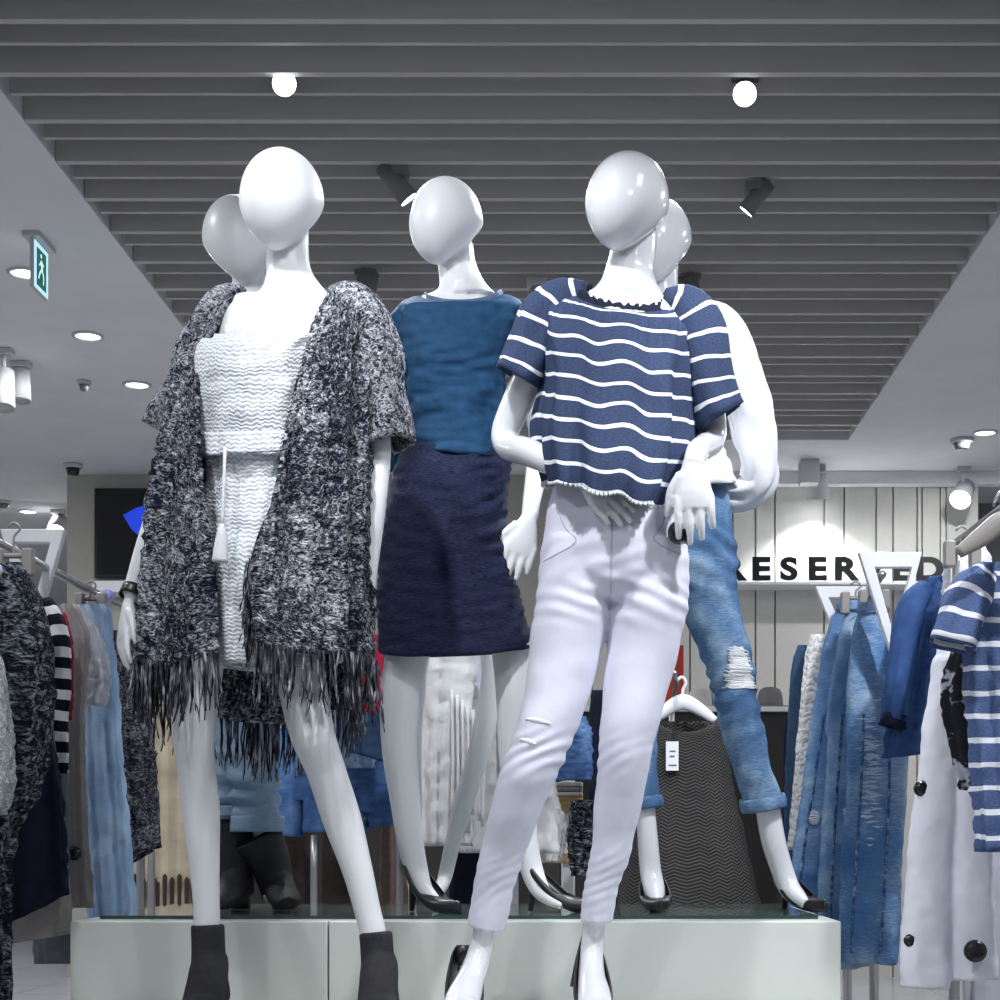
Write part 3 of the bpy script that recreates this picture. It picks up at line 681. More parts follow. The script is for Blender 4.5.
limb(bm, Y4, [(766,790,.02,12.5),(774,838,.025,12.5),(783,868,.03,11.5),(790,888,.015,11),(796,897,-.03,9),(802,903,-.07,5)])
limb(bm, Y4, [(645,790,.02,9),(648,838,.02,10.5),(651,872,.02,11),(654,888,0,11),(655,898,-.04,9),(656,904,-.08,5)])
limb(bm, Y4, [(700,550,.01,24),(712,610,.01,22),(733,690,-.005,17),(758,775,.015,13),(767,800,.02,12.5)])
limb(bm, Y4, [(668,550,.01,24),(655,620,.01,19),(647,690,0,13),(645,760,.015,10),(645,800,.02,9)])
obj('body', fuse(bm, .0042, 2), GLOSS, M4)
bm = bmesh.new()
limb(bm, Y4, [(682,490,.02,45,.85),(684,525,.02,50,.85),(685,560,.02,54,.85),(685,585,.02,52,.75),(684,596,.02,46,.6)], n=28)
limb(bm, Y4, [(706,560,0,31,1.05),(712,610,0,29),(725,650,-.01,25.5),(733,690,-.015,23),(745,740,0,21),(757,780,.01,19.5),(764,803,.015,19)], n=26)
limb(bm, Y4, [(662,560,0,30,1.05),(654,620,0,25),(646,680,0,19),(642,740,.01,15),(645,780,.02,13.5),(647,803,.02,13)], n=26)
me = fuse(bm, .005, 4)
displace(me, lambda p, px, py: .004 * math.exp(-((py - 690) / 40) ** 2) * math.sin((py + .4*px) / 3.2 + 4 * noise.noise(p*9)) + .004 * math.exp(-((py - 560) / 30) ** 2) * math.sin((py - .3*px) / 3 + 4 * noise.noise(p*8)) + .007 * noise.noise(Vector((p.x*9, p.y*9, p.z*20))), Y4)
JN = obj('jeans', me, JEANM, M4)
bm = bmesh.new()
limb(bm, Y4, [(763,797,.015,20.5),(765,809,.018,20.5)], n=26, m=6, cap=False, fold=lambda a, t: .003*math.sin(PI*t) + .0015*math.sin(7*a)); obj('rolled_cuff', bm, JEANM, JN, solid=.006)
bm = bmesh.new()
limb(bm, Y4, [(646,797,.02,14),(647.5,808,.02,14)], n=22, m=6, cap=False, fold=lambda a, t: .003*math.sin(PI*t)); obj('rolled_cuff', bm, JEANM, JN, solid=.006)
# rip at the knee: a torn patch with frayed threads, lying on the front of the jeans
bm = bmesh.new(); rnd = random.Random(4); rows = []
for i in range(16):
    f = i / 15; py = 650 + 40 * f; x0 = 731 - 7 * f + rnd.uniform(-1.5, 1.5); x1 = 742 + 10 * f + rnd.uniform(-2, 2)
    rows.append(on_surface(JN, [W(x0 + (x1 - x0) * k / 9, py + rnd.uniform(-.5, .5), Y4) for k in range(10)], .0015))
grid(bm, rows, False)
for i in range(60):
    f = rnd.random(); py = 650 + 42 * f; x0 = 728 - 7 * f + rnd.uniform(-3, 5); x1 = 744 + 11 * f + rnd.uniform(-8, 2)
    q = on_surface(JN, [W(x0 + (x1 - x0) * k / 5, py + rnd.uniform(-1, 1), Y4) for k in range(6)], .003)
    sweep(bm, [(*v, .0016, .0012) for v in q], n=5, m=8)
obj('knee_rip', bm, WSHIRT, JN, label='frayed white knee rip')
bm = bmesh.new()
cloth(bm, Y4, [(303,632,303,694,.07,.04),(312,612,311,722,.09,.04),(326,606,326,732,.105,.035),(355,618,350,722,.125,.02),(390,626,388,712,.13,.02),(430,628,424,716,.13,.02),(462,628,458,730,.135,.02),(486,630,482,738,.135,.02)],
      n=80, m=46, fold=both(folds(.009, 8, 2, 1, .2), wrinkle(.006, 3, 5, 4)))
SH = obj('shirt', bm, WSHIRT, M4, solid=.003, label='white cotton shirt')
bm = bmesh.new()
s4 = lambda sd: (lambda a, t: .020 * t * noise.noise(Vector((2.4*math.cos(a) + sd, 2.4*math.sin(a), 9*t))) + .0045 * math.sin(4*a + 17*t))
limb(bm, Y4, [(696,306,.04,9,2),(716,316,.045,18,1.4),(732,340,.055,21,1.15),(747,378,.07,22,1.1),(757,420,.085,21,1.1),(764,455,.095,19,1.1),(764,473,.105,17,1.1),(750,483,.125,15,1.1),(728,482,.15,14,1.1)], n=28, cap=False, fold=s4(1))
limb(bm, Y4, [(634,306,.045,9,2),(616,318,.05,18,1.4),(606,345,.06,20,1.15),(600,400,.09,18,1.1),(604,452,.11,17,1.1),(618,474,.07,15,1.1)], n=26, cap=False, fold=s4(5))
obj('sleeves', bm, WSHIRT, SH, solid=.003)
p = W(783, 0, Y4); pump(M4, (p.x, Y4 + .075, GZ), (.42, -.8), .205, .055, BLACK, 'court_shoe', .045)
p = W(653, 0, Y4); pump(M4, (p.x, Y4 + .075, GZ), (.05, -1), .205, .055, BLACK, 'court_shoe', .045)

# ------------------------------------------------------------------ 5: behind the cardigan
Y5 = 4.06
M5 = thing('mannequin', 'mannequin mostly hidden behind the fringed cardigan, in cuffed pale jeans and dark boots', 'mannequin', W(250, 915, Y5), 'dressed shop mannequins')
M5.location.z = GZ; OFF[M5.name] = Vector(M5.location)
bm = bmesh.new()
head(bm, 237, 242, Y5, 0, 66, 90, 32, -9, -2, 1.2)
limb(bm, Y5, [(244,255,.04,16),(246,275,.04,17),(248,290,.04,22),(250,303,.04,34,.7)])
limb(bm, Y5, [(250,300,.04,30,.6),(252,316,.04,52,.5),(254,340,.03,56,.6),(254,380,.02,44,.75),(252,430,.02,40,.8),(250,490,.02,46,.9),(248,540,.02,50,.9)], n=28)
limb(bm, Y5, [(206,334,.05,15),(204,400,.08,13),(208,470,.08,11.5),(214,540,.05,9)])
limb(bm, Y5, [(300,334,.05,15),(304,400,.08,13),(304,470,.08,11.5),(300,540,.05,9)])
hand(bm, W(214, 543, Y5) + Vector((0, .05, 0)), (.05, 0, -1), (-1, -.3, 0), -1, .16)
hand(bm, W(300, 543, Y5) + Vector((0, .05, 0)), (-.05, 0, -1), (1, -.3, 0), 1, .16)
limb(bm, Y5, [(228,560,.02,24),(230,640,0,21),(230,730,0,17),(231,820,.02,12),(232,880,.03,12),(234,900,0,10)])
limb(bm, Y5, [(266,560,.02,24),(262,640,0,22),(258,730,0,18),(262,820,.02,13),(270,880,.03,12),(274,900,0,10)])
obj('body', fuse(bm, .005, 4), WHITE, M5)
bm = bmesh.new()
cloth(bm, Y5, [(303,220,303,280,.07,.04),(314,202,314,302,.09,.04),(340,200,340,308,.11,.03),(400,208,400,300,.12,.02),(500,202,500,296,.13,.02),(560,200,560,296,.135,.02)], n=48, m=24, fold=wrinkle(.006, 3, 1))
obj('top', bm, fabric('grey_jersey', (.18, .18, .2), .2), M5, solid=.003)
bm = bmesh.new()
limb(bm, Y5, [(250,520,.02,48,.85),(249,560,.02,52,.85),(248,600,.02,50,.75)], n=26)
limb(bm, Y5, [(226,590,0,26),(225,680,0,23),(227,750,-.01,20),(230,800,0,17.5),(231,814,0,17)], n=24)
limb(bm, Y5, [(268,590,0,27),(262,680,-.02,25),(257,750,-.04,25),(258,800,-.03,24),(259,824,-.02,23)], n=24)
me = fuse(bm, .005, 4)
displace(me, lambda p, px, py: .006 * math.exp(-((py - 795) / 40) ** 2) * math.sin(py / 3.4 + 5 * noise.noise(p*9)) + .006 * noise.noise(p * 13), Y5)
J5 = obj('jeans', me, JEANL, M5)
bm = bmesh.new(); limb(bm, Y5, [(259,816,-.02,24.5),(259,832,-.02,24.5)], n=24, m=6, cap=False); obj('rolled_cuff', bm, JEANL, J5, solid=.006)
bm = bmesh.new(); limb(bm, Y5, [(231,806,.0,18.5),(231,816,0,18.5)], n=24, m=6, cap=False); obj('rolled_cuff', bm, JEANL, J5, solid=.006)
BOOT = fabric('dark_boot_leather', (.030, .029, .031), .2, .6, 'Object', 200)
for rows, x, dx in (([(232,818,.01,20),(234,850,.02,19),(234,880,.03,18),(235,896,.03,17)], 235, -.01), ([(258,836,-.01,25),(268,856,.0,21),(274,882,.02,18),(277,896,.03,17)], 277, .045)):
    bm = bmesh.new(); limb(bm, Y5, rows, n=22); p = W(x, 0, Y5); z = GZ + .004
    sweep(bm, [(p.x, Y5 + .085, z + .06, .03, .05), (p.x, Y5 + .03, z + .06, .036, .056), (p.x + dx*.5, Y5 - .05, z + .04, .040, .036), (p.x + dx, Y5 - .11, z + .026, .038, .024), (p.x + dx*1.2, Y5 - .15, z + .02, .022, .016)], ref=(0, 0, 1))
    o = obj('tall_boot', fuse(bm, .006, 4), BOOT, M5); bm = bmesh.new(); cyl(bm, (p.x, Y5 + .07, z + .04), (p.x, Y5 + .07, GZ + .001), .03, .026, 18); obj('heel', bm, BLACK, o)

# ------------------------------------------------------------------ 6: only a bare leg shows
Y6 = 4.36
M6 = thing('mannequin', 'white mannequin hidden behind the blue-topped one, only its slanting bare leg showing', 'mannequin', W(440, 905, Y6), 'dressed shop mannequins')
M6.location.z = GZ; OFF[M6.name] = Vector(M6.location)
bm = bmesh.new()
head(bm, 459, 318, Y6, 0, 54, 74, 0, 0, 0, 1.15)
limb(bm, Y6, [(459,335,.03,14),(458,360,.03,15),(457,372,.03,26,.7)])
limb(bm, Y6, [(457,368,.03,24,.6),(456,385,.03,40,.6),(455,420,.02,36,.75),(454,470,.02,32,.85),(452,520,.02,38,.9),(452,560,.02,42,.9),(452,585,.02,34,.9)], n=24)
limb(bm, Y6, [(418,388,.04,12),(414,450,.06,10),(418,520,.04,8)]); limb(bm, Y6, [(495,388,.04,12),(492,450,.06,10),(484,520,.04,8)])
hand(bm, W(418, 522, Y6) + Vector((0, .04, 0)), (.05, 0, -1), (-1, 0, 0), -1, .15); hand(bm, W(484, 522, Y6) + Vector((0, .04, 0)), (-.05, 0, -1), (1, 0, 0), 1, .15)
limb(bm, Y6, [(474,565,.0,22),(489,625,-.03,16.5),(495,665,-.03,13.5),(488,710,-.01,11.5),(476,760,.02,11),(462,805,.03,10),(450,850,.04,8),(444,876,.04,7.5),(440,890,0,6),(436,897,-.04,4)])
limb(bm, Y6, [(430,565,0,22),(416,640,0,17),(410,720,0,13),(410,800,.02,11),(412,866,.03,8.5),(414,889,0,6),(415,897,-.04,4)])
obj('body', fuse(bm, .005, 4), WHITE, M6)
bm = bmesh.new()
cloth(bm, Y6, [(372,440,372,476,.05,.03),(384,414,384,498,.07,.03),(420,416,420,494,.095,.02),(480,418,480,490,.105,.02),(540,410,540,496,.12,.02),(590,408,590,500,.13,.02)], n=48, m=24, fold=folds(.005, 8))
obj('dress', bm, fabric('black_jersey', (.02, .02, .022), .2), M6, solid=.003)
# ------------------------------------------------------------------ clothes rails
RZ = 1.60
def rail_stand(xa, ya, xb, yb, label, tri, post=None):
    t = thing('clothes_rail', label, 'clothes rail', (xa, ya, 0), 'steel clothes rails')
    bm = bmesh.new(); tube(bm, [(xa, ya, RZ), ((xa+xb)/2, (ya+yb)/2, RZ), (xb, yb, RZ)], .011, 10); obj('rail', bm, STEEL, t)
    for x, y in ((post or (xa, ya)), (xb, yb)):
        bm = bmesh.new(); tube(bm, [(x, y, .012), (x, y, RZ)], .013, 12); obj('post', bm, STEEL, t)
        bm = bmesh.new(); box(bm, (x - .06, y - .14, 0), (x + .06, y + .14, .022)); obj('foot', bm, STEEL, t, False, bevel=.004)
    for pts_o, pts_i, Yt, mt in tri:
        bm = bmesh.new(); o = [W(*p, Yt) for p in pts_o]; q = [W(*p, Yt) for p in pts_i]; y0, y1 = Yt - .014, Yt + .014
        A = [[bm.verts.new((v.x, y, v.z)) for v in o] for y in (y0, y1)]; B = [[bm.verts.new((v.x, y, v.z)) for v in q] for y in (y0, y1)]
        for k in range(3):
            l = (k + 1) % 3
            bm.faces.new((A[0][k], A[0][l], B[0][l], B[0][k])); bm.faces.new((A[1][l], A[1][k], B[1][k], B[1][l]))
            bm.faces.new((A[0][l], A[0][k], A[1][k], A[1][l])); bm.faces.new((B[0][k], B[0][l], B[1][l], B[1][k]))
        bmesh.ops.recalc_face_normals(bm, faces=bm.faces[:]); obj('triangle_frame', bm, mt, t, False, label='white triangular frame', bevel=.002)
    return t
def hang(name, label, cat, Y, rows, mat, group=None, hd=.035, amp=.010, k=7, seed=0, n=64, m=40, yadj=None, solid=.003, sub=None, cap=False, pw=.8):
    R = [(r[0], r[1], r[0], r[2], hd, 0) if len(r) == 3 else (*r, hd, 0) for r in rows]
    bm = bmesh.new(); L = cloth(bm, Y, R, n=n, m=m, pw=pw, yadj=yadj, fold=both(folds(amp, k, seed, .8, .3, .5), wrinkle(amp * .9, 3, seed * 3.1, 3)), cap=cap)
    if sub is None:
        o = obj(name, bm, mat, None, solid=solid); props(o, label, cat, group); return o, L
    t = thing(name, label, cat, (W((rows[-1][1] + rows[-1][-1]) / 2, rows[-1][0], Y)), group)
    b = obj(sub, bm, mat, t, solid=solid); return t, b
def hsleeve(parent, Y, rows, mat, seed=0, name='sleeve', n=22):
    bm = bmesh.new(); limb(bm, Y, rows, n=n, cap=False, pw=.9, fold=lambda a, t: .006 * t * math.sin(4*a + seed + 2*t) + .006 * noise.noise(Vector((2*math.cos(a) + seed, 2*math.sin(a), 5*t))))
    return obj(name, bm, mat, parent, solid=.003)
def clip_hanger(px, py, Y, w, label, col):
    """steel hanger with two clips, its hook over the rail"""
    p = W(px, py, Y); h = w * Y / F / 2
    t = thing('clip_hanger', label, 'hanger', p, 'clip hangers')
    bm = bmesh.new(); tube(bm, [p + Vector((-h, 0, 0)), p, p + Vector((h, 0, 0))], .006, 8); obj('bar', bm, col, t)
    bm = bmesh.new(); z = RZ - p.z; q = [p + Vector((0, 0, a)) for a in (0, max(.02, z - .01))] + [p + Vector((.014, 0, max(.03, z + .008))), p + Vector((0, 0, max(.04, z + .022))), p + Vector((-.014, 0, max(.035, z + .012)))]
    tube(bm, q, .003, 6); obj('hook', bm, col, t)
    for s in (-1, 1):
        bm = bmesh.new(); c = p + Vector((s * h * .85, 0, 0)); box(bm, (c.x - .012, Y - .016, c.z - .045), (c.x + .012, Y + .016, c.z + .016)); obj('clip', bm, col, t, False, bevel=.004)
    return t
def disc(px, py, Y, dy, r, mat, parent, name, label=None):
    bm = bmesh.new(); p = W(px, py, Y) + Vector((0, dy, 0)); rr = r * Y / F
    cyl(bm, p + Vector((0, .014, 0)), p, rr, rr, 24); cyl(bm, p, p + Vector((0, -.006, 0)), rr, rr * .6, 24)
    return obj(name, bm, mat, parent, label=label)
PLAST = plain('grey_plastic', (.30, .28, .26), .45)
BLKP = plain('black_plastic', (.010, .010, .012), .25)
NAVYF = fabric('navy_cloth', (.008, .011, .028), .3, .9)
TAUPE = fabric('taupe_cloth', (.36, .33, .32), .12, .85)
SHEER = fabric('pale_chiffon', (.62, .64, .70), .08, .6)
BSTR = striped('black_white_stripe', (.010, .010, .014), (.80, .80, .84), .050, .47, wob=.006)
MARLF = marl('dark_fluffy_knit', (.010, .012, .018), (.30, .32, .38), .545, .7)
MARLG = marl('grey_marled_knit', (.022, .024, .034), (.36, .36, .40), .52, 1.2)
WBOUC = marl('white_boucle', (.45, .50, .55), (.78, .82, .86), .45, 1.5)
DLIGHT = denim('pale_blue_denim', (.20, .32, .50), (.29, .43, .62), (.40, .53, .69), 'UV', 7)
DMID = denim('washed_blue_denim', (.055, .13, .30), (.13, .25, .46), (.46, .58, .72), 'UV', 5, .60)
DMID2 = denim('stonewash_denim', (.06, .14, .31), (.15, .28, .50), (.38, .50, .68), 'UV', 11, .62)
DBLUE = denim('bright_blue_denim', (.035, .085, .24), (.07, .15, .36), (.16, .28, .50), 'UV', 9)
TEAL = fabric('petrol_blue_cloth', (.030, .065, .13), .2, .9)
BLUES = fabric('blue_shirt_cloth', (.028, .072, .20), .35, .7)
STR2 = striped('blue_white_stripe', (.085, .13, .27), (.82, .84, .90), .052, .22, wob=.02)
PLAID = MT('black_print', (.012, .012, .016), .8, Specular_IOR_Level=.2); _n = PLAID.noise(PLAID.co('UV'), 16, 3, .65); PLAID.color(PLAID.ramp(_n, [(.54, (.010, .010, .014)), (.60, (.35, .36, .42))])); PLAID = PLAID.m
CREAML = lace('cream_lace', (.62, .58, .50), (.30, .27, .22), 55, 22)
WLACE = lace('ivory_lace', (.70, .69, .68), (.38, .36, .36), 90, 40)
TAN = MT('tan_scalloped_cloth', (.50, .43, .31), .85, Specular_IOR_Level=.2); _n = TAN.noise(TAN.co('UV'), 12, 3); TAN.color(TAN.ramp(_n, [(.3, (.42, .35, .25)), (.7, (.58, .50, .37))])); TAN = TAN.m
GREYP = fabric('slate_cloth', (.13, .14, .17), .15, .85)
RED = fabric('red_cloth', (.30, .012, .035), .35, .85)
REDB = fabric('crimson_cloth', (.48, .02, .07), .4, .85)
BROWN = fabric('brown_cloth', (.055, .040, .034), .3, .9)
ROSE = fabric('dusty_brown_cloth', (.20, .135, .115), .3, .9)
HERR = herring('herringbone', (.022, .021, .021), (.085, .08, .076))
WCLOTH = fabric('white_blouse_cloth', (.80, .80, .80), .05, .8, bs=.5)
WTROU = fabric('white_trouser_cloth', (.78, .78, .86), .04, .6)

# ---- left rail, running away from the camera
rail_stand(-1.37, 3.0, -1.37, 5.0, 'steel clothes rail at the left carrying knitwear, a striped top and pale jeans',
           [(((2,530), (66,530), (34,640)), ((16,543), (52,543), (34,610)), 4.12, WMETAL)])
g = 'clothes on the left rail'
hang('hanging_pullover', 'white boucle top at the left edge, foremost on the left rail', 'top', 3.36, [(640,-60,-8),(665,-62,2),(700,-62,8),(780,-60,13),(815,-60,4)], WBOUC, g, .03, .006, 5, 1)
t, b = hang('hanging_cardigan', 'dark grey fluffy patterned knit at the left edge with a long front', 'cardigan', 3.52, [(563,-20,16),(580,-45,30),(605,-60,40),(650,-62,51),(720,-62,50),(780,-62,40),(815,-62,22),(850,-62,8),(1010,-62,4)], MARLF, g, .045, .014, 6, 2, sub='knit')
disc(3, 575, 3.52, -.07, 9, plain('tag_lilac', (.62, .64, .85), .4), t, 'security_tag', 'pale lilac tag')
hang('hanging_coat', 'long black-navy garment with a slanted hem behind the grey fluffy knit', 'coat', 3.70, [(562,8,562,24),(595,-5,595,30),(640,-10,640,34),(700,-8,700,42),(740,-5,740,52),(800,-2,800,61),(860,2,850,65),(925,3,893,67)], NAVYF, g, .035, .008, 6, 3)
t, b = hang('hanging_pullover', 'black and white striped long-sleeved top on the left rail', 'top', 3.86, [(594,22,38),(606,16,48),(625,10,60),(650,8,64),(700,10,64),(740,20,66),(772,30,68)], BSTR, g, .035, .007, 5, 4, sub='bodice')
hsleeve(t, 3.86, [(44,604,-.0,9),(58,628,-.02,10),(63,655,-.03,9.5),(64,700,-.035,8.5),(63,740,-.04,8.5),(62,774,-.04,8.5)], BSTR, 1)
hang('hanging_skirt', 'pleated taupe skirt under the black-navy coat at the left', 'skirt', 3.80, [(690,14,50),(800,8,60),(890,4,72),(945,4,938,68)] if 0 else [(690,14,690,50),(800,8,800,60),(890,3,890,68),(945,3,934,69)], TAUPE, g, .03, .008, 11, 5)
hang('hanging_pullover', 'deep red sliver of a top edge behind the striped top', 'top', 3.98, [(612,52,64),(640,52,71),(690,50,72),(720,50,70)], RED, g, .03, .004, 5, 6)
t, b = hang('hanging_dress', 'taupe sleeveless dress beside the pale jeans, its pocket dark', 'dress', 4.14, [(604,60,76),(640,56,88),(690,52,84),(760,50,83),(830,48,86),(908,46,91)], TAUPE, g, .035, .008, 8, 7, sub='cloth')
disc(79, 853, 4.14, -.05, 7, BLKP, t, 'security_tag', 'black round tag')
hang('hanging_blouse', 'sheer pale blouse with drooping shoulder over the pale jeans', 'blouse', 4.28, [(604,64,80),(622,66,94),(650,68,104),(682,72,108),(705,78,102)], SHEER, g, .035, .008, 6, 8)
t, b = hang('hanging_jeans', 'pale blue straight jeans hanging full length on the left rail', 'jeans', 4.46, [(604,78,106),(616,80,109),(660,80,114),(740,80,120),(820,83,126),(912,88,133),(962,90,135)], DLIGHT, g, .05, .010, 7, 9, sub='denim')
clip_hanger(91, 599, 4.46, 26, 'grey clip hanger holding the pale blue jeans', PLAST)
clip_hanger(14, 556, 3.64, 34, 'grey clip hanger at the top of the left knitwear', PLAST)
bm = bmesh.new(); p = W(107, 595, 4.52); cyl(bm, p + Vector((0, .02, 0)), p + Vector((0, -.012, 0)), .017, .015, 20)
o = obj('security_tag', bm, plain('tag_violet', (.40, .38, .85), .3), None, label='violet round security tag beside the clip hanger of the pale jeans', cat='security tag', bevel=.003)
hang('hanging_cardigan', 'grey marled knit cardigan behind the fringe, beside the pale jeans', 'cardigan', 4.66, [(630,112,134),(650,110,142),(700,112,148),(780,116,156),(846,124,159),(874,128,142)] if 0 else [(630,112,630,134),(650,110,650,142),(700,112,700,148),(780,116,780,156),(868,122,846,159)], MARLG, g, .04, .010, 7, 10)
hang('hanging_trousers', 'slate grey trouser ends under the taupe skirt', 'trousers', 4.02, [(700,34,64),(800,32,66),(900,32,69),(964,35,69)], GREYP, g, .03, .005, 5, 11)

# ---- rail behind the podium, left of centre
rail_stand(W(150, 0, 5.6).x, 5.62, W(400, 0, 5.6).x, 5.58, 'low steel clothes rail seen between the bare legs, with denim shorts', [])
g = 'clothes behind the podium'
t, b = hang('hanging_blouse', 'tan blouse with scalloped slits, left of the bare leg', 'blouse', 5.75, [(668,140,205),(690,128,216),(760,130,216),(840,132,218),(935,130,220)], TAN, g, .04, .010, 8, 12, sub='cloth')
for k in range(11):
    bm = bmesh.new(); p = W(139 + 7.3 * k, 890 + (k % 2) * 3, 5.75); slab(bm, [(p.x - .006, p.z - .06), (p.x + .006, p.z - .06), (p.x + .008, p.z + .05), (p.x, p.z + .06), (p.x - .008, p.z + .05)], 5.70, 5.706); obj('slit', bm, BROWN, b, False)
t, b = hang('hanging_shorts', 'blue denim shorts seen just left of the slanting bare knee', 'shorts', 5.45, [(728,272,330),(742,270,334),(790,272,334),(800,272,334)], DBLUE, g, .05, .006, 6, 13, sub='waist')
hsleeve(t, 5.45, [(287,790,0,16),(286,815,0,17),(285,836,0,17.5)], DBLUE, 2, 'leg'); hsleeve(t, 5.45, [(318,790,0,16),(320,812,0,17),(321,832,0,17.5)], DBLUE, 3, 'leg')
t, b = hang('hanging_shorts', 'blue denim shorts with turned hem beside the blue-skirted legs', 'shorts', 5.36, [(742,336,392),(760,334,396),(800,334,396),(812,336,396)], DBLUE, g, .05, .006, 6, 14, sub='waist')
hsleeve(t, 5.36, [(352,805,0,16),(351,820,0,17),(350,832,0,17)], DBLUE, 4, 'leg'); hsleeve(t, 5.36, [(381,803,0,15),(383,815,0,15),(384,826,0,15)], DBLUE, 5, 'leg')
hang('hanging_shirt', 'washed blue denim shirt above the shorts with turned hem', 'shirt', 5.25, [(690,330,372),(705,326,378),(740,326,376),(768,328,374)], DMID2, g, .04, .008, 6, 15)
hang('hanging_pullover', 'petrol blue top edge between the fringe and the navy skirt', 'top', 5.12, [(640,356,640,392),(680,358,680,394),(720,354,720,392),(752,350,764,392)], TEAL, g, .035, .006, 5, 16)
o, L = hang('hanging_scarf', 'crimson scarf between the knitted fringe and the navy skirt', 'scarf', 4.98, [(634,350,381),(660,346,383),(690,344,382),(712,344,378)], REDB, g, .025, .006, 6, 17)
for nm, x0, x1, mt_, sd, top in (('brown long dress at the left of the clothes behind the bare legs', 272, 312, BROWN, 18, 800), ('dark brown cardigan end beside the pale pole behind the bare legs', 322, 362, BROWN, 19, 800), ('dusty rose-brown dress end left of the blue-skirted legs', 380, 410, ROSE, 20, 790)):
    hang('hanging_dress', nm, 'dress', 5.7 + .02 * (sd % 3), [(top, x0 + 3, x1 - 3), (860, x0, x1), (940, x0 - 1, x1 + 1)], mt_, g, .04, .007, 7, sd)
bm = bmesh.new(); p = W(314, 0, 5.3); tube(bm, [(p.x, 5.3, 0), (p.x, 5.3, .5), (p.x, 5.3, W(0, 835, 5.3).z)], .012, 12); obj('steel_post', bm, STEEL, None, label='pale steel post under the blue denim shorts', cat='post')
# white blouses behind the navy skirt
rail_stand(W(412, 0, 5.06).x, 5.07, W(505, 0, 5.06).x, 5.06, 'short steel clothes rail behind the navy skirt with white blouses', [])
t, b = hang('hanging_blouse', 'long white fringed blouse hanging behind the navy skirt', 'blouse', 4.99, [(634,424,486),(648,418,490),(700,418,486),(780,420,474),(846,422,470)], WCLOTH, 'white blouses', .045, .014, 11, 21, sub='cloth')
for k in range(7):
    bm = bmesh.new(); x = 452 + 5.2 * k; tube(bm, [W(x, 690 + 5*k, 4.94), W(x + 1, 770, 4.935), W(x - 1 + (k % 3), 815 + 6 * (k % 4), 4.94)], .005, 6); obj('fringe_cord', bm, WCLOTH, b)
bm = bmesh.new(); a, c = W(478, 690, 4.93), W(490, 664, 4.93); box(bm, (a.x, 4.925, a.z), (c.x, 4.928, c.z)); obj('price_tag', bm, plain('lilac_card', (.66, .62, .85), .6), t, False, label='lilac price tag')
hang('hanging_blouse', 'wide white blouse between the bare leg and white trousers', 'blouse', 5.14, [(640,470,520),(680,464,534),(760,466,548),(800,466,554),(853,462,560)], WCLOTH, 'white blouses', .045, .012, 9, 22)
hang('hanging_trousers', 'dark navy trouser leg below the white blouses', 'trousers', 5.5, [(800,450,492),(860,450,488),(940,452,484)], NAVYF, g, .04, .006, 5, 23)
# small wooden table with folded clothes
t = thing('display_table', 'small wooden shelf table with white legs behind the white trousers', 'table', W(560, 935, 5.6))
WOOD = MT('light_wood', (.45, .29, .13), .5); _n = WOOD.noise(WOOD.co('Object', (2, 2, 30)), 8, 3); WOOD.color(WOOD.ramp(_n, [(.35, (.36, .22, .09)), (.65, (.52, .35, .17))])); WOOD = WOOD.m
for nm, y0, y1 in (('table_top', 797, 813), ('lower_shelf', 853, 863)):
    bm = bmesh.new(); a, c = W(508, y1, 5.45), W(583, y0, 5.45); box(bm, (a.x, 5.42, a.z), (c.x, 5.85, c.z)); obj(nm, bm, WOOD, t, False, bevel=.003)
for px in (513, 568):
    bm = bmesh.new(); a = W(px, 0, 5.45); box(bm, (a.x - .018, 5.43, 0), (a.x + .018, 5.47, W(0, 813, 5.45).z - .001)); obj('leg', bm, WMETAL, t, False)
for k in range(3):
    bm = bmesh.new(); a, c = W(556, 796.5 - 5 * k, 5.47), W(583, 792 - 5 * k, 5.47); box(bm, (a.x, 5.45, a.z), (c.x, 5.70, c.z)); o = obj('folded_shirt', bm, [fabric('folded_%d' % k, [(.7, .7, .7), (.35, .36, .4), (.75, .73, .7)][k], .1, .8, 'Object')], None, False, ['white folded shirt, lowest on the small wooden table', 'grey folded shirt, middle of the pile on the wooden table', 'off-white folded shirt, topmost on the wooden table'][k], 'folded shirt', 'folded shirts', bevel=.006)
hang('hanging_blouse', 'white ruffled blouse end left of the small wooden table', 'blouse', 5.28, [(770,528,552),(800,526,558),(830,528,566),(862,530,560)], WCLOTH, 'white blouses', .03, .012, 9, 24)
hang('hanging_jacket', 'blue denim jacket between the white trouser legs', 'jacket', 5.36, [(716,540,586),(735,536,592),(780,548,592)], DBLUE, g, .04, .008, 6, 25)
hang('hanging_knit', 'black and grey patterned knit between the white trouser legs', 'knitwear', 5.26, [(800,572,600),(840,568,606),(876,572,604)], MARLF, g, .03, .008, 6, 26)
hang('hanging_coat', 'black coat beside the denim jacket, between the white trouser legs', 'coat', 5.62, [(690,592,640),(720,590,650),(800,590,650),(935,590,652)], NAVYF, g, .05, .008, 6, 27)
BLK = plain('dark_fixture', (.018, .016, .015), .6)
t = thing('backdrop_counter', 'long dark counter added as a dark background behind the clothes', 'counter', (-.6, 6.9, 0))
bm = bmesh.new(); a, c = W(200, 0, 6.9), W(560, 730, 6.9); box(bm, (a.x, 6.9, 0), (c.x, 7.4, c.z)); obj('carcass', bm, BLK, t, False, bevel=.004)  # added dark block standing in for the darkness between the legs
bm = bmesh.new(); box(bm, (a.x - .02, 6.87, c.z), (c.x + .02, 7.42, c.z + .025)); obj('counter_top', bm, WMETAL, t, False, bevel=.004)
t = thing('backdrop_counter', 'dark counter with a pale top behind the herringbone dress', 'counter', (.6, 7.2, 0))
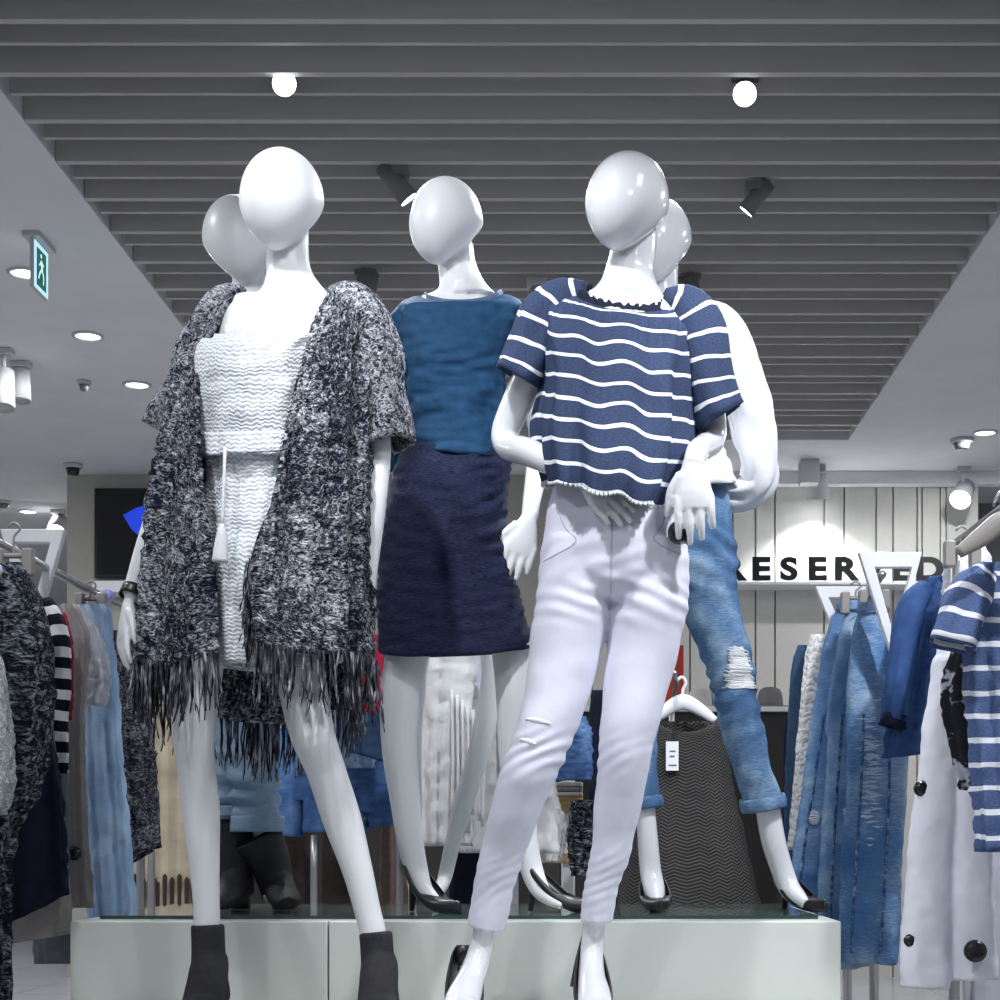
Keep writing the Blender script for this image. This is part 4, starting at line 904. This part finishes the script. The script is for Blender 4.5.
bm = bmesh.new(); a, c = W(575, 0, 7.2), W(830, 712, 7.2); box(bm, (a.x, 7.2, 0), (c.x, 7.7, c.z)); obj('carcass', bm, BLK, t, False, bevel=.004)  # black body under the top doubles as added darkness behind the clothes
bm = bmesh.new(); box(bm, (a.x - .02, 7.17, c.z), (c.x + .02, 7.72, c.z + .022)); obj('counter_top', bm, WMETAL, t, False, bevel=.004); CT = c.z + .022
def hat(px, Y, r, mat, lab):
    p = W(px, 0, Y); t = thing('hat', lab, 'hat', (p.x, Y, CT + .001), 'hats on the dark counter'); c = Vector((p.x, Y, CT + .001))
    bm = bmesh.new(); cyl(bm, c, c + Vector((0, 0, .012)), r * 1.45, r * 1.5, 28); obj('brim', bm, mat, t, bevel=.003)
    bm = bmesh.new(); sweep(bm, [(c.x, Y, c.z + .010, r, r), (c.x, Y, c.z + .05, r * .97, r * .97), (c.x, Y, c.z + .085, r * .8, r * .8), (c.x, Y, c.z + .10, r * .4, r * .4)], n=24, m=12); obj('crown', bm, mat, t)
hat(700, 7.35, .055, fabric('cream_felt', (.62, .60, .56), .1, .9, 'Object'), 'cream hat beside the red card on the counter')
hat(770, 7.32, .060, fabric('grey_felt', (.22, .21, .21), .1, .9, 'Object'), 'grey hat right of the ripped knee, on the counter')
hat(738, 7.58, .05, fabric('brown_felt', (.06, .04, .035), .2, .9, 'Object'), 'dark brown hat just behind the ripped knee, on the counter')
t = thing('display_card', 'red upright card panel between the white trousers and ripped jeans', 'card', W(672, 707, 7.12))
bm = bmesh.new(); a, c = W(653, 700, 7.12), W(688, 637, 7.12); box(bm, (a.x, 7.42, CT + .02), (c.x, 7.43, c.z)); obj('panel', bm, plain('red_card', (.55, .035, .015), .5), t, False)
bm = bmesh.new(); box(bm, ((a.x + c.x)/2 - .05, 7.37, CT + .001), ((a.x + c.x)/2 + .05, 7.48, CT + .02)); obj('base', bm, WMETAL, t, False)
rnd = random.Random(3)
for k in range(9):
    x = 780 + 5.5 * k; rw = [(716, x, x + 7), (745, x - 2, x + 9), (840, x - 2, x + 9), (940, x - 2, x + 9)]
    if k % 3: hang('hanging_trousers', 'black garment on the back rail between the ripped jeans and the blue jeans', 'trousers', 6.0 + .08 * k, rw, NAVYF if k % 2 else BLK, 'black garments on the back rail', .03, .004, 5, 30 + k, 32, 16)
bm = bmesh.new(); 
# herringbone dress on a white hanger, facing the camera
t, b = hang('hanging_dress', 'grey herringbone dress on a white hanger, its price tag showing', 'dress', 4.95, [(720,652,718),(727,648,724),(745,645,727),(790,640,734),(850,628,748),(905,616,760),(945,610,768)], HERR, 'clothes right of centre', .06, .007, 7, 40, sub='cloth', yadj=lambda a, t, c, s: 12 * max(0, s) * math.exp(-t * 14) * (1 - c * c))
bm = bmesh.new(); a, c = W(665.5, 771, 4.9), W(678, 742, 4.9); box(bm, (a.x, 4.872, a.z), (c.x, 4.875, c.z)); pt_ = obj('price_tag', bm, plain('white_card', (.75, .76, .80), .6), t, False, label='white price tag')
for k, (u0, u1, v0) in enumerate(((669, 675, 751), (669, 674, 756), (668, 676, 765))):
    bm = bmesh.new(); a, c = W(u0, v0 + 1.5, 4.9), W(u1, v0, 4.9); box(bm, (a.x, 4.871, a.z), (c.x, 4.8719, c.z)); obj('print_bar', bm, GREYP, pt_, False)
bm = bmesh.new(); tube(bm, [W(671, 742, 4.88), W(673, 733, 4.885), W(676, 724, 4.89)], .0015, 5); obj('tag_string', bm, BLKP, t)
t = thing('coat_hanger', 'white plastic coat hanger holding the grey herringbone dress', 'hanger', W(682, 720, 4.95), 'white coat hangers')
bm = bmesh.new(); rr = [(652, 721, 4.0), (662, 714, 5.5), (672, 706, 7), (683, 702, 8), (694, 706, 7), (706, 714, 5.5), (715, 721, 4)]
sweep(bm, [(*W(x, y, 4.95)[:], r * 4.95 / F, .012) for x, y, r in rr], n=14, m=26); obj('shoulder_bar', bm, WMETAL, t)
bm = bmesh.new(); tube(bm, [W(683, 702, 4.95), W(683, 690, 4.95), W(686, 683, 4.95), W(682, 677, 4.95), W(677, 681, 4.95)], .005, 8); obj('hook', bm, WMETAL, t)
rail_stand(W(640, 0, 4.97).x, 4.98, W(775, 0, 4.97).x, 4.96, 'steel clothes rail behind the ripped jeans with the herringbone dress', []) if 0 else None
bm = bmesh.new()
t = thing('clothes_rail', 'low steel rail behind the ripped jeans carrying the herringbone dress', 'clothes rail', W(682, 935, 4.95), 'steel clothes rails')
zr = W(0, 678, 4.95).z
bm = bmesh.new(); a, c = W(678, 0, 4.95), W(684, 0, 4.95); tube(bm, [(a.x - .02, 4.80, zr), (a.x + .01, 5.2, zr), (a.x + .03, 5.8, zr)], .008, 8); obj('rail', bm, STEEL, t)
for yy, xx in ((5.8, a.x + .03),):
    bm = bmesh.new(); tube(bm, [(xx, yy, 0), (xx, yy, .6), (xx, yy, zr)], .011, 8); obj('post', bm, STEEL, t)

# ---- right rail
rail_stand(.90, 3.0, .890, 3.795, 'steel clothes rail at the right edge carrying the striped top and white trousers', [])
rail_stand(.80, 4.22, .84, 5.0, 'steel clothes rail at the right carrying three blue jeans, with white triangles', post=(.81, 4.392), tri=
           [(((858,553), (921,553), (893,662)), ((874,568), (911,568), (893,636)), 4.16, WMETAL), (((815,587), (880,587), (848,668)), ((828,598), (868,598), (848,642)), 4.745, WMETAL)])
g = 'clothes on the right rail'
hang('hanging_shirt', 'dark blue garment furthest along the right rail, its edge showing', 'shirt', 4.92, [(645,798,645,812),(665,792,665,815),(720,788,720,815),(800,784,800,812),(900,782,900,810)], TEAL, g, .03, .005, 5, 50)
hang('hanging_blouse', 'ivory lace blouse between the dark blue edge and the blue jeans', 'blouse', 4.80, [(634,812,832),(655,806,834),(720,800,832),(800,793,826),(850,789,815)], WLACE, g, .03, .006, 6, 51)
def jeans(Y, top, legs, label, seed, mat, sub='denim', name='hanging_jeans', cat='jeans', grp=None, seams=True):
    """trousers hung by the waistband: hips and two legs in one skin"""
    t = thing(name, label, cat, W(legs[0][-1][0], legs[0][-1][1], Y), grp or g)
    bm = bmesh.new(); dp = .042 * F / Y
    def fl(rows): return [(x, y, d, hw, max(.45, min(1.3, dp / hw))) for x, y, d, hw in rows]
    limb(bm, Y, fl(top), n=28, pw=.85)
    for lg in legs: limb(bm, Y, fl(lg), n=26, pw=.85)
    me = fuse(bm, .006, 4)
    displace(me, lambda p, px, py: .006 * noise.noise(Vector((p.x * 16 + seed, p.y * 8, p.z * 7))) + .003 * noise.noise(Vector((p.x * 30, p.y * 20 + seed, p.z * 34))), Y)
    b = obj(sub, me, mat, t)
    if seams:
        for lg in legs:
            for f in (-.42,):
                q = on_surface(b, [W(l[0] + f * l[3], l[1], Y) for l in resample(lg[1:], 24)][:-1], .0006)
                bm = bmesh.new(); sweep(bm, [(*v, .0042, .0030) for v in q], n=6, m=90, fold=lambda a, u: .0007 * math.sin(u * 190)); obj('seam', bm, SEAMB, b)
    x0, x1, y = top[0][0] - top[0][3], top[0][0] + top[0][3], top[0][1]
    bm = bmesh.new(); cloth(bm, Y, [(y - 3, x0 - 1, y - 3, x1 + 1, .047, 0), (y + 7, x0 - 1.8, y + 7, x1 + 1.8, .049, 0)], n=40, m=4); obj('waistband', bm, mat, t, solid=.003)
    return t, b
SEAMB = denim('seam_denim', (.03, .07, .18), (.08, .17, .34), (.30, .44, .62), 'Object', 60)
DJ1 = denim('pale_stonewash', (.09, .20, .42), (.19, .34, .58), (.42, .55, .72), 'Object', 9, .62)
DJ2 = denim('mid_stonewash', (.07, .17, .38), (.16, .30, .54), (.38, .52, .70), 'Object', 7, .62)
DJ3 = denim('washed_blue', (.05, .14, .34), (.12, .26, .50), (.44, .57, .74), 'Object', 5, .62)
j1 = jeans(4.66, [(850,604,0,12),(844,640,0,18),(838,690,0,22),(834,730,0,24)], [[(836,660,0,14),(828,715,0,14),(817,790,0,14.5),(807,860,0,15),(802,915,0,16),(799,952,0,16)], [(848,660,.0,14),(845,720,.0,14),(840,800,.0,14),(835,880,.0,14),(831,952,.0,14)]], 'washed blue jeans, furthest of the three, frayed hole at the thigh', 52, DJ2)
j2 = jeans(4.48, [(861,603,0,13),(859,640,0,20),(858,690,0,28),(857,735,0,32)], [[(852,660,0,17),(848,715,0,18),(843,790,0,19),(838,870,0,19),(836,930,0,20),(836,968,0,20.5)], [(868,660,.01,15),(873,715,.012,17),(871,800,.015,17),(866,880,.015,17),(862,966,.015,17)]], 'washed blue jeans, middle of the three on the right rail', 53, DJ1)
j3 = jeans(4.30, [(872,605,0,13),(872,640,0,21),(874,690,0,28),(877,735,0,31)], [[(868,660,0,18),(870,715,0,21),(868,790,0,23),(862,870,0,21),(858,930,0,20),(857,962,0,20)], [(886,660,.01,16),(893,715,.012,16),(893,800,.015,15),(889,880,.015,14),(884,964,.015,14)]], 'blue jeans with a large pale faded thigh, nearest of the three', 54, DJ3)
# frayed tears and faded patch
def tear(Y, x, y, w, h, o, seed):
    rnd = random.Random(seed); bm = bmesh.new()
    for k in range(9):
        yy = y - h/2 + h * k / 8; ww = w * (.35 + .65 * math.sin(PI * (k + .5) / 9)) * rnd.uniform(.8, 1.1)
        q = on_surface(o, [W(x + ww * (u - .5), yy + rnd.uniform(-.6, .6), Y) for u in (0, .25, .5, .75, 1)], .002)
        sweep(bm, [(*v, .0018, .0012) for v in q], n=5, m=7)
    obj('frayed_tear', bm, WSHIRT, o, label='frayed white tear')
tear(4.48, 846, 812, 12, 9, j2[1], 1); tear(4.66, 812, 818, 12, 12, j1[1], 2)
# the worn pale thigh: a mass of thin bleached threads
rnd = random.Random(8); bm = bmesh.new()
for k in range(70):
    f = rnd.gauss(0, .42); yy = 770 + 75 * max(-1, min(1, f)); ww = rnd.uniform(8, 26) * (1 - .5 * abs(f)); xx = 868 + rnd.uniform(-7, 7)
    q = on_surface(j3[1], [W(xx + ww * (u - .5), yy + rnd.uniform(-.8, .8), 4.30) for u in (0, .25, .5, .75, 1)], .0012)
    sweep(bm, [(*v, .0032 * (1.05 - abs(u - 2) / 2), .001) for u, v in enumerate(q)], n=5, m=9)
obj('worn_patch', bm, fabric('bleached_thread', (.52, .63, .77), .2), j3[1], label='pale worn thigh', kind='stuff')
clip_hanger(856, 598, 4.46, 26, 'grey clip hanger holding the middle blue jeans', PLAST); clip_hanger(874, 596, 4.32, 26, 'grey clip hanger holding the blue jeans with faded thigh', PLAST)
t, b = hang('hanging_shirt', 'deep blue shirt with rolled dark cuff, right of the white triangle', 'shirt', 4.02, [(576,930,576,950),(584,920,584,960),(600,908,600,966),(650,902,650,964),(700,896,700,952),(758,884,752,940)], BLUES, g, .04, .012, 7, 55, sub='bodice')
hsleeve(t, 4.02, [(924,590,-.02,9),(910,606,-.04,13),(901,640,-.05,13),(895,680,-.055,12),(889,722,-.06,10.5)], BLUES, 6)
hsleeve(t, 4.02, [(889.5,716,-.06,11),(887,729,-.06,10.5)], NAVYF, 7, 'cuff')
t, b = jeans(3.74, [(963,592,0,17),(962,640,0,22),(960,690,0,27),(957,740,0,30)], [[(952,660,0,18),(944,720,0,20),(938,780,0,21),(931,850,0,22.5),(927,920,.0,24),(924,988,-.01,25)], [(970,660,.0,17),(970,720,.0,19),(970,790,0,20),(971,860,0,21),(973,930,0,22.5),(975,980,0,23)]], 'white wide trousers with black round tags at the right', 56, fabric('white_trouser_twill', (.78, .78, .86), .04, .6, 'Object'), 'cloth', 'hanging_trousers', 'trousers', None, False)
for x, y, r in ((968, 949, 11), (920, 789, 8), (909, 940, 7)): disc(x, y, 3.74, -.075 if x > 960 else -.03, r, BLKP, t, 'security_tag', 'black round tag')
hang('hanging_trousers', 'grey-white trousers behind the white trousers at the right edge', 'trousers', 3.92, [(600,960,1010),(760,962,1030),(900,966,1040),(1010,966,1050)], fabric('grey_white_cloth', (.52, .52, .58), .05, .8), g, .04, .008, 6, 57)
hang('hanging_blouse', 'black printed blouse under the blue striped top at the right', 'blouse', 3.60, [(596,968,1010),(640,955,1012),(690,942,1014),(740,950,1014),(790,962,1014)], PLAID, g, .03, .008, 6, 58)
t, b = hang('hanging_pullover', 'blue and white striped top with wide sleeve at the right edge', 'top', 3.44, [(562,978,1010),(572,968,1022),(600,962,1040),(640,964,1048),(700,968,1050),(780,976,1052),(852,980,1052)], STR2, g, .045, .012, 7, 59, sub='bodice')
hsleeve(t, 3.44, [(984,574,-.02,10),(969,590,-.04,19),(956,618,-.05,22),(947,650,-.055,22.5)], STR2, 10, n=30)
hang('hanging_pullover', 'white top hanging behind the blue striped top, its straps showing', 'top', 3.84, [(546,950,985),(560,946,992),(600,942,996),(640,942,996)], WTROU, g, .03, .006, 6, 60)
clip_hanger(962, 548, 3.68, 30, 'grey clip hanger holding the white trousers', PLAST)
bm = bmesh.new(); a = W(956, 552, 3.3); sweep(bm, [(*W(958, 553, 3.30)[:], .012, .006), (*W(980, 538, 3.30)[:], .020, .007), (*W(1008, 520, 3.30)[:], .022, .008), (*W(1034, 538, 3.30)[:], .020, .007), (*W(1056, 553, 3.30)[:], .012, .006)], n=12, m=24, ref=(0, 1, 0))
t = thing('coat_hanger', 'grey sloping coat hanger at the right edge above the striped top', 'hanger', W(1008, 553, 3.3), 'coat hangers')
obj('shoulder_bar', bm, PLAST, t); bm = bmesh.new(); p = W(1008, 516, 3.3); tube(bm, [p, p + Vector((0, 0, .05)), Vector((.868, 3.3, RZ + .018)), p + Vector((-.03, 0, .02))], .003, 6); obj('hook', bm, STEEL, t)

# ------------------------------------------------------------------ things on the ceilings
LENS = emit('lamp_lens', (.93, .95, 1.0), 14.0)
DLENS = emit('downlight_lens', (.95, .97, 1.0), 6.0)
FIX = plain('fixture_grey', (.16, .16, .16), .5)
FIXW = plain('fixture_white', (.5, .5, .51), .45)
def ceil_at(px, py, z=CEIL):
    Y = (z - CZ) * F / (PY - py); return Vector(((px - PX) * Y / F, Y, z))
def spot_lamp(name, label, base, aim, mat, L=.15, r=.048, drop=.10, group=None, lit=True, box_=True):
    """ceiling spotlight: mounting box, stem, can and glowing lens"""
    base = Vector(base); t = thing(name, label, 'spotlight', base, group)
    bm = bmesh.new(); box(bm, (base.x - .045, base.y - .035, base.z - .03), (base.x + .045, base.y + .035, base.z - .0005)); obj('mount', bm, mat, t, False, bevel=.004)
    piv = base - Vector((0, 0, drop)); d = (Vector(aim) - piv).normalized()
    bm = bmesh.new(); tube(bm, [base - Vector((0, 0, .02)), piv], .010, 8); obj('stem', bm, mat, t)
    a, b = piv - d * L * .5, piv + d * L * .5
    bm = bmesh.new(); cyl(bm, a, b, r * .85, r, 28, False); cyl(bm, a - d * .001, a, .001, r * .85, 28, False); o = obj('can', bm, mat, t, solid=.003)
    bm = bmesh.new(); cyl(bm, b - d * .012, b - d * .004, r * .93, r * .93, 28); obj('lens', bm, LENS if lit else FIXW, t, label='glowing lens' if lit else None)
    return piv + d * (L * .5 + .03)
SB = CEIL + .0
lampA = spot_lamp('ceiling_spotlight', 'bright ceiling spotlight above the mannequin in the fringed cardigan', (W(283, 0, 5.08).x, 5.10, SB + .075), W(320, 700, 1.0), FIX, .12, .040, .06, 'display spotlights')
lampB = spot_lamp('ceiling_spotlight', 'bright ceiling spotlight above right of the mannequin in the striped top', (W(746, 0, 5.14).x, 5.17, SB + .075), W(640, 700, 1.0), FIX, .12, .040, .06, 'display spotlights')
def b_at(px, Y): return (W(px, 0, Y).x, Y, SB)
spot_lamp('ceiling_spotlight', 'dark ceiling spotlight with a lit rim beside the head over the blue top', b_at(396, 5.72), Vector(b_at(402, 5.72)) + Vector((.62, .14, -.85)), FIX, .15, .038, .05, 'slat ceiling spotlights')
spot_lamp('ceiling_spotlight', 'dark ceiling spotlight with lit rim right of the rear right head', b_at(757, 5.85), Vector(b_at(757, 5.85)) + Vector((-.62, .20, -.80)), FIX, .13, .034, .05, 'slat ceiling spotlights')
spot_lamp('ceiling_spotlight', 'grey ceiling spotlight between the cardigan mannequin and the blue-topped one', b_at(366, 6.75), Vector((-1.6, 8.5, 1.2)), FIX, .14, .05, .07, 'slat ceiling spotlights', False)
spot_lamp('ceiling_spotlight', 'grey ceiling spotlight just right of the rear right neck', b_at(690, 6.8), Vector((1.5, 8.5, 1.0)), FIX, .14, .05, .07, 'slat ceiling spotlights', False)
spot_lamp('ceiling_spotlight', 'pale ceiling spotlight above the striped right shoulder', b_at(537, 6.85), Vector((-.6, 5.5, .6)), FIXW, .12, .045, .09, 'slat ceiling spotlights')
spot_lamp('ceiling_spotlight', 'white ceiling spotlight at the right in front of the panelled wall', ceil_at(963, 467), Vector((.6, 7.0, 0)), FIXW, .17, .07, .17, 'wall spotlights')
wl = spot_lamp('ceiling_spotlight', 'white ceiling spotlight washing the RESERVED wall', ceil_at(818, 466), Vector((W(815, 0, BY).x, BY, 2.2)), FIXW, .16, .07, .13, 'wall spotlights', True)
bm = bmesh.new(); p = ceil_at(809, 461); box(bm, (p.x - .06, p.y - .06, CEIL - .15), (p.x + .06, p.y + .06, CEIL - .0005)); obj('ceiling_box', bm, FIXW, None, False, 'square white box on the ceiling beside the wall spotlight', 'ceiling box', bevel=.005)
spot_lamp('ceiling_spotlight', 'white can spotlight at the left edge, hanging left of its pair', ceil_at(4, 349), Vector((-2.6, 7.0, 0)), FIXW, .20, .055, .20, 'left ceiling spotlights', False)
spot_lamp('ceiling_spotlight', 'white can spotlight at the left, hanging right of its pair', ceil_at(21, 362), Vector((-2.65, 7.6, 0)), FIXW, .16, .05, .12, 'left ceiling spotlights', False)
spot_lamp('ceiling_spotlight', 'bright white spotlight beside the left end of the beige wall', ceil_at(58, 510), Vector((-3.6, 9, .6)), FIXW, .16, .07, .12, 'left ceiling spotlights')
def downlight(px, py, lab, r=.06):
    p = ceil_at(px, py); t = thing('downlight', lab, 'downlight', p, 'recessed downlights')
    bm = bmesh.new(); n = 32; prof = [(1.25, -.0006), (1.25, -.008), (1.0, -.012), (.96, -.004)]
    grid(bm, [[p + Vector((math.cos(2*PI*j/n) * r * a, math.sin(2*PI*j/n) * r * a, z)) for j in range(n)] for a, z in prof], True); obj('ring', bm, FIXW, t)
    bm = bmesh.new(); cyl(bm, p + Vector((0, 0, -.0045)), p + Vector((0, 0, -.0025)), r * .96, r * .96, 32); obj('lens', bm, DLENS, t, label='glowing lens')
    return p
DL = [downlight(25, 272, 'recessed downlight just left of the green exit sign'), downlight(88, 335, 'recessed downlight right of and below the exit sign'), downlight(137, 384, 'recessed downlight beside the right sleeve of the fringed cardigan'),
      downlight(28, 511, 'recessed downlight far left, above the left clothes rail'), downlight(985, 432, 'recessed downlight at the right near the smoke detector')]
def ceil_small(name, lab, cat, px, py, r, h, mat):
    p = ceil_at(px, py); t = thing(name, lab, cat, p)
    bm = bmesh.new(); cyl(bm, p - Vector((0, 0, .0005)), p - Vector((0, 0, h * .4)), r, r * .95, 24); obj('base', bm, FIXW, t)
    bm = bmesh.new(); cyl(bm, p - Vector((0, 0, h * .4)), p - Vector((0, 0, h)), r * .75, r * .55, 24); obj('cap', bm, mat, t)
ceil_small('ceiling_sprinkler', 'small sprinkler head on the left ceiling below the downlight', 'sprinkler', 84, 381, .035, .05, FIX)
ceil_small('ceiling_camera', 'small dark dome camera on the ceiling above the beige wall corner', 'security camera', 73, 464, .06, .07, BLKP)
ceil_small('smoke_detector', 'dark smoke detector on the right ceiling left of the downlight', 'smoke detector', 962, 439, .07, .06, FIX)
ceil_small('ceiling_sprinkler', 'tiny sprinkler at the far left ceiling edge', 'sprinkler', 4, 501, .05, .05, FIX)
# exit sign, seen almost edge-on
P = ceil_at(39, 240); ex = thing('exit_sign', 'hanging green and white illuminated exit sign with a running figure at the left', 'sign', P)
bm = bmesh.new(); box(bm, (P.x - .035, P.y - .10, CEIL - .02), (P.x + .035, P.y + .10, CEIL - .0005)); obj('mount', bm, FIXW, ex, False, bevel=.003)
bm = bmesh.new(); box(bm, (P.x - .008, P.y - .085, CEIL - .215), (P.x + .008, P.y + .085, CEIL - .02)); obj('panel', bm, FIXW, ex, False, bevel=.002)
fx = P.x + .0085
def facebox(y0, z0, y1, z1, m, nm, d=.001, par=ex):
    bm = bmesh.new(); box(bm, (fx, P.y + y0, CEIL + z0), (fx + d, P.y + y1, CEIL + z1)); return obj(nm, bm, m, par, False)
facebox(-.082, -.212, .082, -.025, emit('exit_white', (.55, .85, 1.0), .9), 'lit_face')
GRN = emit('exit_green', (.0, .16, .13), .6)
facebox(-.055, -.195, .055, -.045, GRN, 'green_field', .002)
WL = emit('exit_pictogram', (.7, 1.0, .95), .9)
bm = bmesh.new()
def strip(y0, z0, y1, z1, w):
    a, b = Vector((fx + .0026, P.y + y0, CEIL + z0)), Vector((fx + .0026, P.y + y1, CEIL + z1)); sweep(bm, [(*a, w, .0006), (*b, w, .0006)], n=6, m=3, ref=(1, 0, 0))
strip(-.005, -.085, .005, -.120, .010); strip(.004, -.118, -.022, -.140, .006); strip(-.022, -.140, -.035, -.165, .005); strip(.005, -.118, .024, -.145, .006); strip(.024, -.145, .020, -.175, .005); strip(-.003, -.090, -.028, -.110, .004); strip(.0, -.090, .026, -.100, .004); blob(bm, (fx + .0026, P.y - .006, CEIL - .068), .001, .009, .009, 10, 6)
obj('running_figure', bm, WL, ex)
# ------------------------------------------------------------------ light
def spot(loc, aim, power, ang=50, r=.05, col=(.93, .96, 1.0), blend=.35):
    l = bpy.data.lights.new('spot', 'SPOT'); l.energy = power; l.spot_size = math.radians(ang); l.spot_blend = blend; l.shadow_soft_size = r; l.color = col
    o = bpy.data.objects.new('spot', l); COL.objects.link(o); o.location = loc
    o.rotation_euler = (Vector(aim) - Vector(loc)).to_track_quat('-Z', 'Y').to_euler()
def area(loc, power, size, col=(.95, .97, 1.0)):
    l = bpy.data.lights.new('downlight_lamp', 'AREA'); l.shape = 'DISK'; l.size = size; l.energy = power; l.color = col
    o = bpy.data.objects.new('downlight_lamp', l); COL.objects.link(o); o.location = loc
# key spots on the slatted ceiling in front of the display, then added brightening spots
spot((.45, 1.95, 3.24), W(285, 520, Y1), 88, 36, .07, blend=.95)
spot((-.62, 2.4, 3.24), W(575, 600, Y2), 135, 44, .05, blend=.6)
spot((-.95, 2.3, 3.24), W(440, 350, Y3), 95, 36, .07, blend=.8)
spot((1.1, 2.6, 3.24), W(740, 560, Y4), 58, 46)
spot((1.25, 2.4, 3.24), Vector((.85, 4.0, 1.0)), 190, 60)
spot((-1.3, 2.3, 3.24), Vector((-1.35, 4.1, 1.1)), 55, 55)
spot((.2, 4.0, 3.24), Vector((-.35, 5.1, .9)), 120, 60)  # added unseen lamp, brightens the white blouses behind the skirt
spot((-1.5, .5, 3.2), Vector((-.3, 3.9, 1.2)), 72, 46, .1, blend=.6)  # added wide fill from out of view, brightens podium and legs
spot((1.3, .5, 3.2), Vector((.2, 3.9, 1.2)), 55, 46, .1, blend=.6)  # other half of the added, unseen front fill
spot(lampA, W(330, 500, 3.4), 120, 60); spot(lampB, W(600, 500, 3.4), 120, 60)
spot(wl, (W(815, 0, BY).x, BY, 1.2), 48, 118, blend=.5)
w = bpy.data.worlds.new('world'); SC.world = w; w.use_nodes = True
w.node_tree.nodes['Background'].inputs[0].default_value = (.80, .86, 1.0, 1); w.node_tree.nodes['Background'].inputs[1].default_value = .30
for x, y in ((-2.33, 6.76), (-2.33, 7.6), (-2.33, 8.42), (-4, 11.6), (2.39, 9.4), (2.6, 5), (-2.4, 4), (-5, 6), (4, 7)):
    area((x, y, CEIL - .02), 24, .12)
vs = SC.view_settings; vs.view_transform = 'Standard'; vs.look = 'None'; vs.exposure = .18; vs.gamma = 1; vs.use_curve_mapping = False
SC.display_settings.display_device = 'sRGB'
